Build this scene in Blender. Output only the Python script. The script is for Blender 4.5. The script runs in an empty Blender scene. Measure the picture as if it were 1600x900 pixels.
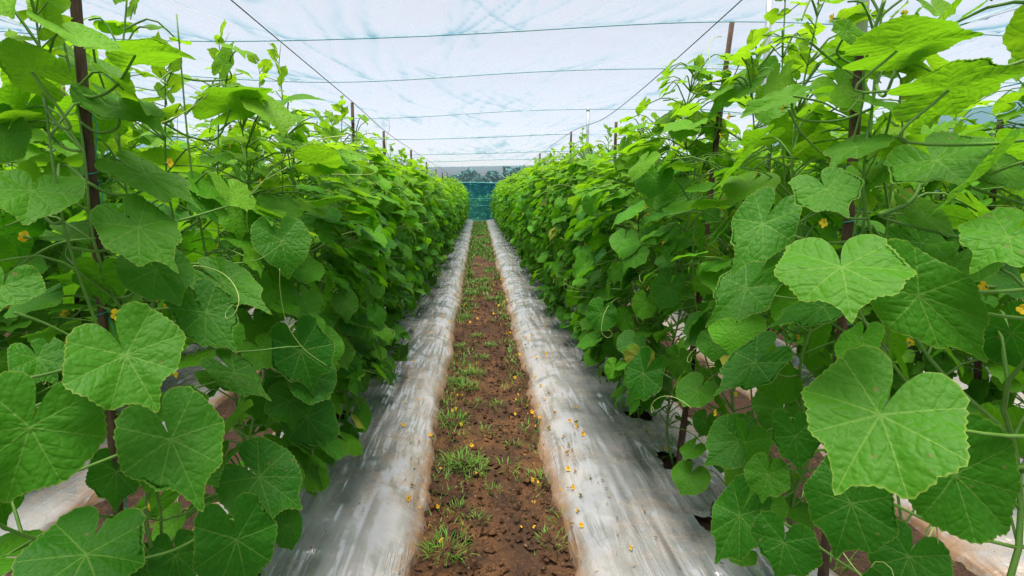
import bpy, math, random
import numpy as np
from mathutils import Vector

R = math.radians
SC = bpy.context.scene
COL = SC.collection

# ------------------------------------------------------------------ camera
F_PX = 750.0                      # focal length in pixels of a 1600 px wide frame
PITCH = R(5.0)
CAM_Z = 1.30
cam_d = bpy.data.cameras.new('camera')
cam_d.sensor_width = 36.0
cam_d.lens = 36.0 * F_PX / 1600.0
cam_d.shift_x = 52.0 / 1600.0
cam_d.shift_y = -84.4 / 1600.0
cam_d.clip_start = 0.02
cam_d.clip_end = 1500.0
cam = bpy.data.objects.new('camera', cam_d)
cam.location = (0, 0, CAM_Z)
cam.rotation_euler = (math.pi / 2 - PITCH, 0, 0)
COL.objects.link(cam)
SC.camera = cam

def at(u, v, y):
    """world point on the sight line of photo pixel (u, v) at distance y down the path"""
    X = (u - 748.0) / F_PX
    Y = (365.6 - v) / F_PX
    c, s = math.cos(PITCH), math.sin(PITCH)
    d = np.array([X, c + Y * s, -s + Y * c])
    return np.array([0, 0, CAM_Z]) + d * (y / d[1])

# ------------------------------------------------------------------ world, sun, exposure
SUN_EL, SUN_ROT = R(79), R(205)
w = bpy.data.worlds.new('World')
SC.world = w
w.use_nodes = True
nt = w.node_tree
bg = nt.nodes['Background']
sky = nt.nodes.new('ShaderNodeTexSky')
sky.sky_type = 'NISHITA'
sky.sun_disc = False
sky.sun_elevation = SUN_EL
sky.sun_rotation = SUN_ROT
sky.air_density = 0.6
sky.dust_density = 3.0
sky.ozone_density = 0.4
nt.links.new(sky.outputs[0], bg.inputs['Color'])
bg.inputs['Strength'].default_value = 0.055
sun_d = bpy.data.lights.new('sun', 'SUN')
sun_d.energy = 3.2
sun_d.angle = R(40)
sun_d.color = (1.0, 0.97, 0.92)
sun = bpy.data.objects.new('sun', sun_d)
COL.objects.link(sun)
sdir = Vector((math.sin(SUN_ROT) * math.cos(SUN_EL), math.cos(SUN_ROT) * math.cos(SUN_EL), math.sin(SUN_EL)))
sun.rotation_euler = sdir.to_track_quat('Z', 'Y').to_euler()
SC.view_settings.view_transform = 'Standard'
SC.view_settings.look = 'None'
SC.view_settings.gamma = 1.0
SC.view_settings.exposure = 1.9
SC.cycles.max_bounces = 8
SC.cycles.diffuse_bounces = 4
SC.cycles.transmission_bounces = 4
SC.cycles.transparent_max_bounces = 12
SC.cycles.caustics_reflective = False
SC.cycles.caustics_refractive = False
SC.cycles.use_denoising = True

# ------------------------------------------------------------------ node helpers
class NT:
    def __init__(s, name):
        s.m = bpy.data.materials.new(name)
        s.m.use_nodes = True
        s.t = s.m.node_tree
        s.t.nodes.clear()
        s.out = s.t.nodes.new('ShaderNodeOutputMaterial')
    def n(s, typ, **kw):
        nd = s.t.nodes.new('ShaderNode' + typ)
        for k, v in kw.items():
            setattr(nd, k, v)
        return nd
    def put(s, sock, v):
        if isinstance(v, bpy.types.NodeSocket):
            s.t.links.new(v, sock)
        elif isinstance(v, (tuple, list)) and len(v) == 3 and sock.type == 'RGBA':
            sock.default_value = (*v, 1)
        else:
            sock.default_value = v
    def math(s, op, a, b=0.0, c=0.0, clamp=False):
        nd = s.n('Math', operation=op, use_clamp=clamp)
        s.put(nd.inputs[0], a); s.put(nd.inputs[1], b); s.put(nd.inputs[2], c)
        return nd.outputs[0]
    def mix(s, f, a, b, mode='MIX'):
        nd = s.n('Mix', data_type='RGBA', blend_type=mode)
        s.put(nd.inputs['Factor'], f); s.put(nd.inputs[6], a); s.put(nd.inputs[7], b)
        return nd.outputs[2]
    def ramp(s, f, lo, hi, a=0.0, b=1.0):
        nd = s.n('MapRange', interpolation_type='SMOOTHSTEP')
        s.put(nd.inputs[0], f); nd.inputs[1].default_value = lo; nd.inputs[2].default_value = hi
        nd.inputs[3].default_value = a; nd.inputs[4].default_value = b
        return nd.outputs[0]
    def pos(s, scale=(1, 1, 1), rot=(0, 0, 0), local=False):
        if local:
            o = s.n('TexCoord').outputs['Object']
        else:
            o = s.n('NewGeometry').outputs['Position']
        mp = s.n('Mapping')
        s.put(mp.inputs[0], o)
        mp.inputs['Scale'].default_value = scale
        mp.inputs['Rotation'].default_value = rot
        return mp.outputs[0]
    def noise(s, vec, scale, detail=4, rough=0.55, dist=0.0):
        nd = s.n('TexNoise')
        s.put(nd.inputs['Vector'], vec)
        nd.inputs['Scale'].default_value = scale
        nd.inputs['Detail'].default_value = detail
        nd.inputs['Roughness'].default_value = rough
        nd.inputs['Distortion'].default_value = dist
        return nd.outputs[0]
    def voro(s, vec, scale, feature='F1'):
        nd = s.n('TexVoronoi', feature=feature)
        s.put(nd.inputs['Vector'], vec)
        nd.inputs['Scale'].default_value = scale
        return nd.outputs[0]
    def bump(s, h, strength, dist=0.01, normal=None):
        nd = s.n('Bump')
        s.put(nd.inputs['Height'], h)
        nd.inputs['Strength'].default_value = strength
        nd.inputs['Distance'].default_value = dist
        if normal is not None:
            s.put(nd.inputs['Normal'], normal)
        return nd.outputs[0]
    def bsdf(s, color, rough=0.5, spec=0.5, metal=0.0, normal=None, **kw):
        nd = s.n('BsdfPrincipled')
        s.put(nd.inputs['Base Color'], color)
        s.put(nd.inputs['Roughness'], rough)
        s.put(nd.inputs['Specular IOR Level'], spec)
        s.put(nd.inputs['Metallic'], metal)
        if normal is not None:
            s.put(nd.inputs['Normal'], normal)
        return nd.outputs[0]
    def mixs(s, f, a, b):
        nd = s.n('MixShader')
        s.put(nd.inputs[0], f); s.put(nd.inputs[1], a); s.put(nd.inputs[2], b)
        return nd.outputs[0]
    def done(s, shader):
        s.t.links.new(shader, s.out.inputs['Surface'])
        return s.m

def mat_leaf():
    m = NT('leaf')
    uv = m.n('UVMap', uv_map='UVMap').outputs[0]
    sep = m.n('SeparateXYZ'); m.put(sep.inputs[0], uv)
    s_, p_ = sep.outputs[0], sep.outputs[1]
    at_ = m.n('Attribute', attribute_name='tint')
    sc = m.n('SeparateColor'); m.put(sc.inputs[0], at_.outputs['Color'])
    young, rnd, edge = sc.outputs[0], sc.outputs[1], sc.outputs[2]
    # main veins thin out towards the margin
    wid = m.math('MULTIPLY_ADD', s_, -0.013, 0.021)
    vein = m.math('SUBTRACT', 1.0, m.math('DIVIDE', p_, wid), clamp=True)
    # side veins leave the main ones at a slant
    wob = m.noise(m.n('TexCoord').outputs['Object'], 16.0, 3)
    sl = m.math('ADD', m.math('MULTIPLY_ADD', m.math('POWER', m.math('MAXIMUM', p_, 0.0), 0.8), -0.72, s_), m.math('MULTIPLY', wob, 0.42))
    t = m.math('FRACT', m.math('MULTIPLY', sl, 5.2))
    lat = m.math('ABSOLUTE', m.math('SUBTRACT', t, 0.5))          # 0 at a side vein
    latl = m.math('SUBTRACT', 1.0, m.math('MULTIPLY', lat, 12.0), clamp=True)
    pos = m.n('TexCoord').outputs['Object']
    blo = m.voro(pos, 105.0)
    fine = m.noise(pos, 190.0, 2)
    patch = m.noise(pos, 14.0, 3)
    # intrinsic colour: old dark, mature, young yellow green
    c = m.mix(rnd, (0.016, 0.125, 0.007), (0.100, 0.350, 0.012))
    c = m.mix(young, c, (0.24, 0.46, 0.022))
    c = m.mix(m.math('MULTIPLY', m.ramp(rnd, 0.965, 0.99), m.ramp(patch, 0.30, 0.55)), c, (0.36, 0.30, 0.05))
    speck = m.math('MULTIPLY', m.ramp(m.voro(pos, 42.0), 0.17, 0.10), m.ramp(m.noise(pos, 9.0, 2), 0.54, 0.62))
    c = m.mix(m.math('MULTIPLY', speck, 0.8), c, (0.20, 0.15, 0.06))
    c = m.mix(m.math('MULTIPLY', m.ramp(patch, 0.35, 0.7), 0.35), c, m.mix(0.5, c, (0.09, 0.28, 0.015)))
    c = m.mix(m.math('MULTIPLY', latl, 0.16), c, (0.16, 0.34, 0.05))
    c = m.mix(m.math('MULTIPLY', vein, 0.42), c, (0.30, 0.48, 0.10))
    c = m.mix(m.math('MULTIPLY', m.ramp(edge, 0.965, 1.0), 0.5), c, (0.33, 0.42, 0.07))
    h = m.math('MULTIPLY', m.ramp(lat, 0.0, 0.30), 0.20)
    h = m.math('ADD', h, m.math('MULTIPLY', blo, -0.45))
    h = m.math('ADD', h, m.math('MULTIPLY', fine, 0.22))
    h = m.math('ADD', h, m.math('MULTIPLY', vein, 0.10))
    nrm = m.bump(h, 0.70, 0.0045)
    b = m.bsdf(c, m.math('MULTIPLY_ADD', patch, 0.18, 0.42), 0.20, 0.0, nrm)
    tr = m.n('BsdfTranslucent')
    m.put(tr.inputs[0], m.mix(young, m.mix(rnd, (0.07, 0.29, 0.004), (0.20, 0.50, 0.008)), (0.36, 0.62, 0.014)))
    m.put(tr.inputs['Normal'], nrm)
    return m.done(m.mixs(m.math('MULTIPLY_ADD', young, 0.12, 0.45), b, tr.outputs[0]))

def mat_simple(name, c1, c2, scale, rough=0.6, spec=0.3, bump=0.0, bdist=0.004, stretch=(1, 1, 1), local=True, metal=0.0):
    m = NT(name)
    v = m.pos(stretch, local=local)
    n = m.noise(v, scale, 5)
    c = m.mix(m.ramp(n, 0.3, 0.7), c1, c2)
    nrm = m.bump(n, bump, bdist) if bump else None
    return m.done(m.bsdf(c, rough, spec, metal, nrm))

def mat_stem():
    m = NT('stem')
    v = m.n('TexCoord').outputs['Object']
    n = m.noise(v, 60, 3)
    c = m.mix(n, (0.075, 0.20, 0.025), (0.19, 0.36, 0.06))
    b = m.bsdf(c, 0.45, 0.4, 0, m.bump(m.noise(v, 500, 2), 0.4, 0.002))
    tr = m.n('BsdfTranslucent'); m.put(tr.inputs[0], (0.2, 0.4, 0.04))
    return m.done(m.mixs(0.18, b, tr.outputs[0]))

def mat_tendril():
    m = NT('tendril')
    n = m.noise(m.n('TexCoord').outputs['Object'], 8, 2)
    c = m.mix(n, (0.28, 0.45, 0.09), (0.50, 0.55, 0.20))
    return m.done(m.bsdf(c, 0.45, 0.4))

def mat_petal():
    m = NT('petal')
    n = m.noise(m.n('TexCoord').outputs['Object'], 90, 3)
    c = m.mix(n, (0.80, 0.48, 0.01), (0.86, 0.66, 0.04))
    b = m.bsdf(c, 0.55, 0.3)
    tr = m.n('BsdfTranslucent'); m.put(tr.inputs[0], (0.85, 0.55, 0.02))
    return m.done(m.mixs(0.3, b, tr.outputs[0]))

def mat_soil(name, dark=(0.034, 0.016, 0.007), mid=(0.130, 0.058, 0.020), light=(0.24, 0.13, 0.05)):
    m = NT(name)
    v = m.pos()
    a = m.noise(v, 9, 6, 0.65)
    b = m.noise(v, 70, 4, 0.6)
    big = m.noise(v, 1.7, 3)
    c = m.mix(m.ramp(a, 0.36, 0.66), dark, mid)
    c = m.mix(m.ramp(b, 0.52, 0.78), c, light)
    c = m.mix(m.math('MULTIPLY', m.ramp(big, 0.42, 0.60), 0.72), c, (0.052, 0.026, 0.014))
    vor = m.voro(v, 55)
    h = m.math('ADD', m.math('MULTIPLY', a, 1.0), m.math('MULTIPLY', b, 0.5))
    h = m.math('ADD', h, m.math('MULTIPLY', vor, 0.35))
    return m.done(m.bsdf(c, m.ramp(big, 0.3, 0.7, 0.62, 0.92), 0.3, 0, m.bump(h, 1.0, 0.03)))

def mat_film():
    """silver mulch film: pale, glossy, wrinkled along the bed, soiled at its edge"""
    m = NT('silver_film')
    v = m.pos()
    at_ = m.n('Attribute', attribute_name='tint')
    sc = m.n('SeparateColor'); m.put(sc.inputs[0], at_.outputs['Color'])
    edge = sc.outputs[0]                      # 1 at the buried edge
    wr1 = m.noise(m.pos((9, 1.2, 6), (0, 0, R(8))), 1.0, 0, 0.5, 1.2)
    wr2 = m.noise(m.pos((20, 2.4, 12), (0, 0, R(-12))), 1.0, 0, 0.5, 1.0)
    cr = m.noise(m.pos((9, 14, 9), (0, 0, R(35))), 1.0, 2, 0.5, 1.2)
    area = m.ramp(m.noise(v, 2.6, 2), 0.36, 0.62)
    st1 = m.noise(v, 3.2, 5, 0.65, 0.4)
    st2 = m.noise(m.pos((18, 18, 18)), 1.0, 4, 0.65)
    spk = m.voro(v, 38)
    base = m.mix(m.ramp(m.noise(v, 5, 4), 0.3, 0.7), (0.33, 0.34, 0.35), (0.45, 0.46, 0.47))
    dz = m.math('MULTIPLY', sc.outputs[1], m.ramp(m.noise(v, 4.5, 3, 0.5), 0.15, 0.85), clamp=True)
    base = m.mix(dz, base, (0.42, 0.39, 0.36))
    stain = m.math('MULTIPLY', m.ramp(st1, 0.44, 0.60), m.ramp(st2, 0.36, 0.58))
    stain = m.math('MULTIPLY', stain, m.math('MULTIPLY_ADD', edge, 0.55, 0.62), clamp=True)
    dust = m.math('MULTIPLY', m.ramp(edge, 0.25, 0.95), m.ramp(st2, 0.22, 0.55), clamp=True)
    c = m.mix(m.math('MULTIPLY', stain, 0.65), base, (0.26, 0.165, 0.085))
    c = m.mix(m.math('MULTIPLY', dust, 0.9), c, (0.22, 0.125, 0.062))
    speck = m.math('MULTIPLY', m.ramp(spk, 0.10, 0.05), m.ramp(st1, 0.42, 0.55))
    c = m.mix(m.math('MULTIPLY', speck, 0.6), c, (0.05, 0.03, 0.018))
    h = m.math('MULTIPLY', m.math('ADD', wr1, m.math('MULTIPLY', wr2, 0.45)), m.math('MULTIPLY', m.math('MULTIPLY_ADD', area, -0.9, -0.25), m.math('MULTIPLY_ADD', sc.outputs[1], -0.9, 1.5)))
    h = m.math('ADD', h, m.math('MULTIPLY', cr, 0.12))
    fold1 = m.ramp(m.math('ABSOLUTE', m.math('SUBTRACT', m.noise(m.pos((17, 1.1, 9), (0, 0, R(5))), 1.0, 2, 0.5, 0.5), 0.5)), 0.0, 0.035, 1.0, 0.0)
    fold2 = m.ramp(m.math('ABSOLUTE', m.math('SUBTRACT', m.noise(m.pos((11, 2.6, 9), (0, 0, R(-28))), 1.0, 2, 0.5, 0.8), 0.5)), 0.0, 0.022, 1.0, 0.0)
    h = m.math('ADD', h, m.math('MULTIPLY', m.math('MAXIMUM', fold1, m.math('MULTIPLY', fold2, 0.7)), m.math('MULTIPLY_ADD', area, 0.05, 0.0)))
    nrm = m.bump(h, 1.0, 0.034)
    dirt = m.math('MAXIMUM', m.math('MAXIMUM', stain, dust), m.math('MULTIPLY', dz, 0.8))
    b = m.bsdf(c, m.math('MULTIPLY_ADD', dirt, 0.26, 0.15), 0.8, m.math('MULTIPLY_ADD', dirt, -0.42, 0.45), nrm)
    return m.done(b)

def mat_net(name, thread, hole, fold_col, vscale, rot, opac=0.62):
    """woven shade net: partly open between its threads, denser where it is folded"""
    m = NT(name)
    w1 = m.noise(m.pos((4.2, 0.85, 4.0), (0, 0, R(rot))), 1.0 * vscale, 5, 0.62, 1.4)
    w2 = m.noise(m.pos((1.1, 0.7, 1.0), (0, 0, R(-rot * 0.6))), 1.0 * vscale, 4, 0.6, 2.0)
    w3 = m.noise(m.pos((8.5, 1.7, 6), (0, 0, R(-rot * 0.8))), 1.0 * vscale, 3, 0.6, 0.8)
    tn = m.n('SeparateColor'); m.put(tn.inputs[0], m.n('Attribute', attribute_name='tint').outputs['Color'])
    big = m.noise(m.pos((0.28, 0.5, 1.0)), 1.0 * vscale, 3, 0.6)
    area = m.ramp(big, 0.40, 0.62)
    cr1 = m.ramp(m.math('ABSOLUTE', m.math('SUBTRACT', w1, 0.5)), 0.0, 0.030, 1.0, 0.0)
    cr2 = m.ramp(m.math('ABSOLUTE', m.math('SUBTRACT', w3, 0.47)), 0.0, 0.035, 1.0, 0.0)
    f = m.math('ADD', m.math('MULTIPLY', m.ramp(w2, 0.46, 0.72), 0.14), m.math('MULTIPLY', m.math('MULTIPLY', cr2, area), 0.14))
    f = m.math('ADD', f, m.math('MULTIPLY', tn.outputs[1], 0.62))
    f = m.math('ADD', f, m.math('MULTIPLY', tn.outputs[0], m.math('MULTIPLY_ADD', m.ramp(w3, 0.40, 0.62), 0.30, 0.26)), clamp=True)  # red channel: gathers and painted sag shading beside the ropes
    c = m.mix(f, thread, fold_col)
    nrm = m.bump(m.math('ADD', w1, m.math('MULTIPLY', w3, 0.3)), 0.5, 0.03)
    d = m.n('BsdfDiffuse'); m.put(d.inputs[0], c)
    tl = m.n('BsdfTranslucent'); m.put(tl.inputs[0], c)
    tp = m.n('BsdfTransparent'); m.put(tp.inputs[0], hole)
    body = m.mixs(0.68, d.outputs[0], tl.outputs[0])
    return m.done(m.mixs(m.math('MULTIPLY_ADD', f, 0.36, opac, clamp=True), tp.outputs[0], body))

def mat_wood():
    m = NT('stake_wood')
    v = m.pos((14, 14, 2.2), local=True)
    n = m.noise(v, 3.0, 5, 0.65)
    n2 = m.noise(m.pos(local=True), 6, 3)
    c = m.mix(m.ramp(n, 0.3, 0.72), (0.034, 0.020, 0.013), (0.150, 0.092, 0.058))
    c = m.mix(m.math('MULTIPLY', m.ramp(n2, 0.58, 0.72), 0.55), c, (0.20, 0.17, 0.145))
    return m.done(m.bsdf(c, 0.75, 0.25, 0, m.bump(n, 1.0, 0.012)))

M = {}
M['leaf'] = mat_leaf()
M['stem'] = mat_stem()
M['tendril'] = mat_tendril()
M['petal'] = mat_petal()
M['wilted'] = mat_simple('wilted_petal', (0.50, 0.22, 0.015), (0.85, 0.50, 0.02), 60, 0.6, 0.2)
M['soil'] = mat_soil('soil')
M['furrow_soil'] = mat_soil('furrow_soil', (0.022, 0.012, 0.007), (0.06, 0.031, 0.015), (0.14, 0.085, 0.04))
M['hole_soil'] = mat_soil('hole_soil', (0.018, 0.009, 0.006), (0.05, 0.024, 0.013), (0.10, 0.05, 0.03))
M['film'] = mat_film()
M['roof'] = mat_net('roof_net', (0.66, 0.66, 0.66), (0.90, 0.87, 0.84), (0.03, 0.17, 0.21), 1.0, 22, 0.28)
M['side'] = mat_net('side_net', (0.55, 0.76, 0.83), (0.60, 0.80, 0.85), (0.25, 0.60, 0.70), 1.0, 60, 0.6)
M['end'] = mat_net('teal_net', (0.06, 0.34, 0.38), (0.34, 0.72, 0.74), (0.02, 0.20, 0.24), 2.0, 30, 0.36)
M['thin'] = mat_net('thin_net', (0.60, 0.76, 0.78), (0.93, 0.97, 0.98), (0.3, 0.55, 0.6), 2.0, 30, 0.10)
M['rope'] = mat_simple('teal_rope', (0.05, 0.24, 0.26), (0.14, 0.40, 0.42), 40, 0.6)
M['wire'] = mat_simple('dark_wire', (0.03, 0.05, 0.055), (0.07, 0.09, 0.09), 40, 0.5, 0.4)
M['wood'] = mat_wood()
M['twine'] = mat_simple('green_twine', (0.02, 0.25, 0.20), (0.06, 0.38, 0.30), 80, 0.6)
M['white_twine'] = mat_simple('white_twine', (0.55, 0.57, 0.50), (0.70, 0.70, 0.60), 80, 0.6)
M['galv'] = mat_simple('galvanised_steel', (0.42, 0.46, 0.49), (0.58, 0.61, 0.63), 25, 0.42, 0.5, 0.1, 0.001, metal=0.55)
M['sleeve'] = mat_simple('pale_sleeve', (0.50, 0.50, 0.53), (0.68, 0.68, 0.70), 25, 0.4, 0.5)
M['grass'] = mat_simple('grass_blade', (0.04, 0.13, 0.010), (0.13, 0.27, 0.028), 12, 0.55, 0.3)
M['dry'] = mat_simple('dry_leaf', (0.20, 0.13, 0.06), (0.46, 0.34, 0.16), 30, 0.8, 0.2)
M['seed'] = mat_simple('dark_debris', (0.02, 0.016, 0.012), (0.06, 0.06, 0.03), 30, 0.8, 0.2)
M['hazed_leaf'] = mat_simple('hazed_tree_leaf', (0.035, 0.105, 0.100), (0.075, 0.19, 0.17), 1.0, 0.7, 0.2)  # bluish haze of distance tinted into the leaf colour
M['bush_leaf'] = mat_simple('bush_leaf', (0.04, 0.12, 0.03), (0.12, 0.26, 0.06), 1.5, 0.6, 0.2)
M['bark'] = mat_simple('tree_bark', (0.04, 0.03, 0.025), (0.10, 0.08, 0.06), 6, 0.85, 0.2)
M['field'] = mat_simple('field_soil', (0.05, 0.08, 0.025), (0.10, 0.10, 0.05), 0.3, 0.9, 0.1, local=False)

# ------------------------------------------------------------------ mesh helpers
class MB:
    def __init__(s):
        s.v, s.q, s.t, s.uv, s.c, s.n = [], [], [], [], [], 0
        s.qm, s.tm = [], []
    def add(s, v, q=None, t=None, uv=None, col=None, mat=0):
        v = np.asarray(v, float).reshape(-1, 3)
        s.v.append(v)
        if q is not None and len(q):
            q = np.asarray(q, np.int64).reshape(-1, 4); s.q.append(q + s.n); s.qm.append(np.full(len(q), mat))
        if t is not None and len(t):
            t = np.asarray(t, np.int64).reshape(-1, 3); s.t.append(t + s.n); s.tm.append(np.full(len(t), mat))
        s.uv.append(np.zeros((len(v), 2)) if uv is None else uv)
        s.c.append(np.tile(np.array([[0., .5, 0.]]), (len(v), 1)) if col is None else np.asarray(col, float))
        s.n += len(v)
    def mesh(s, name, mats, smooth=True):
        me = bpy.data.meshes.new(name)
        v = np.concatenate(s.v); uv = np.concatenate(s.uv); c = np.concatenate(s.c)
        q = np.concatenate(s.q) if s.q else np.zeros((0, 4), np.int64)
        t = np.concatenate(s.t) if s.t else np.zeros((0, 3), np.int64)
        mi = np.concatenate(s.qm + s.tm) if (s.qm or s.tm) else np.zeros(0)
        loops = np.concatenate([q.ravel(), t.ravel()]).astype(np.int32)
        starts = np.concatenate([np.arange(len(q)) * 4, len(q) * 4 + np.arange(len(t)) * 3]).astype(np.int32)
        me.vertices.add(len(v)); me.vertices.foreach_set('co', v.ravel().astype(np.float32))
        me.loops.add(len(loops)); me.loops.foreach_set('vertex_index', loops)
        me.polygons.add(len(starts)); me.polygons.foreach_set('loop_start', starts)
        me.update(calc_edges=True)
        for m in (mats if isinstance(mats, (list, tuple)) else [mats]):
            me.materials.append(m)
        me.polygons.foreach_set('material_index', mi.astype(np.int32))
        me.polygons.foreach_set('use_smooth', np.full(len(starts), smooth))
        u = me.uv_layers.new(name='UVMap')
        u.data.foreach_set('uv', uv[loops].ravel().astype(np.float32))
        a = me.color_attributes.new('tint', 'FLOAT_COLOR', 'POINT')
        a.data.foreach_set('color', np.concatenate([c, np.ones((len(c), 1))], 1).ravel().astype(np.float32))
        me.validate()
        me.update()
        return me
    def build(s, name, mats, parent=None, loc=None, smooth=True):
        return put(name, s.mesh(name, mats, smooth), parent, loc)

def put(name, me, parent=None, loc=None):
    o = bpy.data.objects.new(name, me)
    COL.objects.link(o)
    if parent is not None:
        o.parent = parent
    if loc is not None:
        o.location = loc
    return o

def empty(name, loc, rz=0.0):
    o = bpy.data.objects.new(name, None)
    o.empty_display_size = 0.1
    COL.objects.link(o)
    o.location = loc
    o.rotation_euler = (0, 0, rz)
    return o

def tag(o, label=None, cat=None, group=None, kind=None):
    for k, v in (('label', label), ('category', cat), ('group', group), ('kind', kind)):
        if v:
            o[k] = v
    return o

def tube(pts, rad, sides=6, cap=True):
    P = np.asarray(pts, float); n = len(P)
    rad = np.full(n, rad) if np.isscalar(rad) else np.asarray(rad)
    T = np.gradient(P, axis=0); T /= np.linalg.norm(T, axis=1, keepdims=True) + 1e-9
    ref = np.array([0.31, 0.87, 0.38]) if abs(T[0] @ np.array([0.31, 0.87, 0.38])) < 0.9 else np.array([1., 0, 0])
    V = np.zeros((n, sides, 3)); a = np.arange(sides) / sides * 2 * np.pi
    N = ref - T[0] * (ref @ T[0]); N /= np.linalg.norm(N)
    for i in range(n):
        N = N - T[i] * (N @ T[i]); N /= np.linalg.norm(N) + 1e-9
        B = np.cross(T[i], N)
        V[i] = P[i] + rad[i] * (np.cos(a)[:, None] * N + np.sin(a)[:, None] * B)
    V = V.reshape(-1, 3)
    i, j = np.meshgrid(np.arange(n - 1), np.arange(sides), indexing='ij')
    j2 = (j + 1) % sides
    Q = np.stack([i * sides + j, i * sides + j2, (i + 1) * sides + j2, (i + 1) * sides + j], -1).reshape(-1, 4)
    Tn = []
    if cap:
        V = np.concatenate([V, P[:1], P[-1:]])
        k = n * sides
        for j in range(sides):
            Tn.append((k, (j + 1) % sides, j)); Tn.append((k + 1, (n - 1) * sides + j, (n - 1) * sides + (j + 1) % sides))
    return V, Q, np.array(Tn).reshape(-1, 3)

def curve(p, n):
    """smooth polyline through control points (Catmull-Rom)"""
    p = np.asarray(p, float)
    P = np.concatenate([[2 * p[0] - p[1]], p, [2 * p[-1] - p[-2]]])
    out = []
    for s in np.linspace(0, len(p) - 1 - 1e-6, n):
        k = int(s); t = s - k
        a, b, c, d = P[k:k + 4]
        out.append(0.5 * ((2 * b) + (-a + c) * t + (2 * a - 5 * b + 4 * c - d) * t * t + (-a + 3 * b - 3 * c + d) * t ** 3))
    return np.array(out)

def hash2(ix, iy, seed):
    h = (ix.astype(np.int64) * 374761393 + iy.astype(np.int64) * 668265263 + seed * 1442695041) & 0xFFFFFFFF
    h = ((h ^ (h >> 13)) * 1274126177) & 0xFFFFFFFF
    h = h ^ (h >> 16)
    return (h & 0xFFFFFF) / float(0xFFFFFF)

def vnoise(x, y, seed=0):
    ix, iy = np.floor(x), np.floor(y)
    fx, fy = x - ix, y - iy
    fx = fx * fx * (3 - 2 * fx); fy = fy * fy * (3 - 2 * fy)
    a = hash2(ix, iy, seed); b = hash2(ix + 1, iy, seed); c = hash2(ix, iy + 1, seed); d = hash2(ix + 1, iy + 1, seed)
    return (a * (1 - fx) + b * fx) * (1 - fy) + (c * (1 - fx) + d * fx) * fy

def fbm(x, y, seed=0, oct=4, gain=0.5):
    r, a, tot = 0, 1.0, 0
    for k in range(oct):
        r = r + a * vnoise(x * 2 ** k + 17.3 * k, y * 2 ** k - 9.1 * k, seed + k); tot += a; a *= gain
    return r / tot - 0.5

def grid(X, Y, Z):
    n, m = X.shape
    V = np.stack([X, Y, Z], -1).reshape(-1, 3)
    i, j = np.meshgrid(np.arange(n - 1), np.arange(m - 1), indexing='ij')
    Q = np.stack([i * m + j, i * m + j + 1, (i + 1) * m + j + 1, (i + 1) * m + j], -1).reshape(-1, 4)
    return V, Q

# ------------------------------------------------------------------ ground
g = MB()
V, Q = grid(*np.meshgrid(np.linspace(-300, 300, 31), np.linspace(-100, 500, 31)), np.full((31, 31), -0.06))
g.add(V, Q[:, ::-1])
tag(g.build('ground', M['field']), kind='structure')

YEND = 21.4
PATH_L, PATH_R = -0.21, 0.315
BED_T = 0.11

def ygrid(y0, y1, d0, k):
    ys = [y0]
    while ys[-1] < y1:
        ys.append(ys[-1] + max(d0, k * max(ys[-1], 0)))
    return np.array(ys)

def soil_strip(name, x0, x1, y0, y1, dx, seed, amp=0.024):
    ys = ygrid(y0, y1, dx, 0.012)
    xs = np.linspace(x0, x1, int((x1 - x0) / dx) + 1)
    X, Y = np.meshgrid(xs, ys)
    Z = amp * 1.5 * fbm(X * 5, Y * 5, seed, 3) + amp * 1.1 * fbm(X * 22, Y * 22, seed + 9, 3) + amp * 0.9 * np.maximum(0, fbm(X * 45, Y * 45, seed + 20, 2)) 
    mid = (X - x0) / (x1 - x0)
    Z += -0.012 * np.sin(mid * math.pi)
    V, Q = grid(X, Y, Z)
    b = MB(); b.add(V, Q)
    return tag(b.build(name, M['soil' if name == 'path' else 'furrow_soil']), kind='structure')

soil_strip('path', -0.40, 0.50, 0.5, YEND, 0.013, 3)
for k, (a, b_) in enumerate(((-1.62, -0.95), (1.05, 1.80), (-2.95, -2.25), (2.40, 3.10), (-4.3, -3.5), (3.7, 4.5))):
    soil_strip('furrow_soil', a, b_, 0.5, YEND, 0.022 if k < 2 else 0.05, 31 + k)

# ------------------------------------------------------------------ mulch beds
ROWS_L = [-0.74, -2.04, -3.34, -4.64]
ROWS_R = [0.86, 2.16, 3.46, 4.76]

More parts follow.
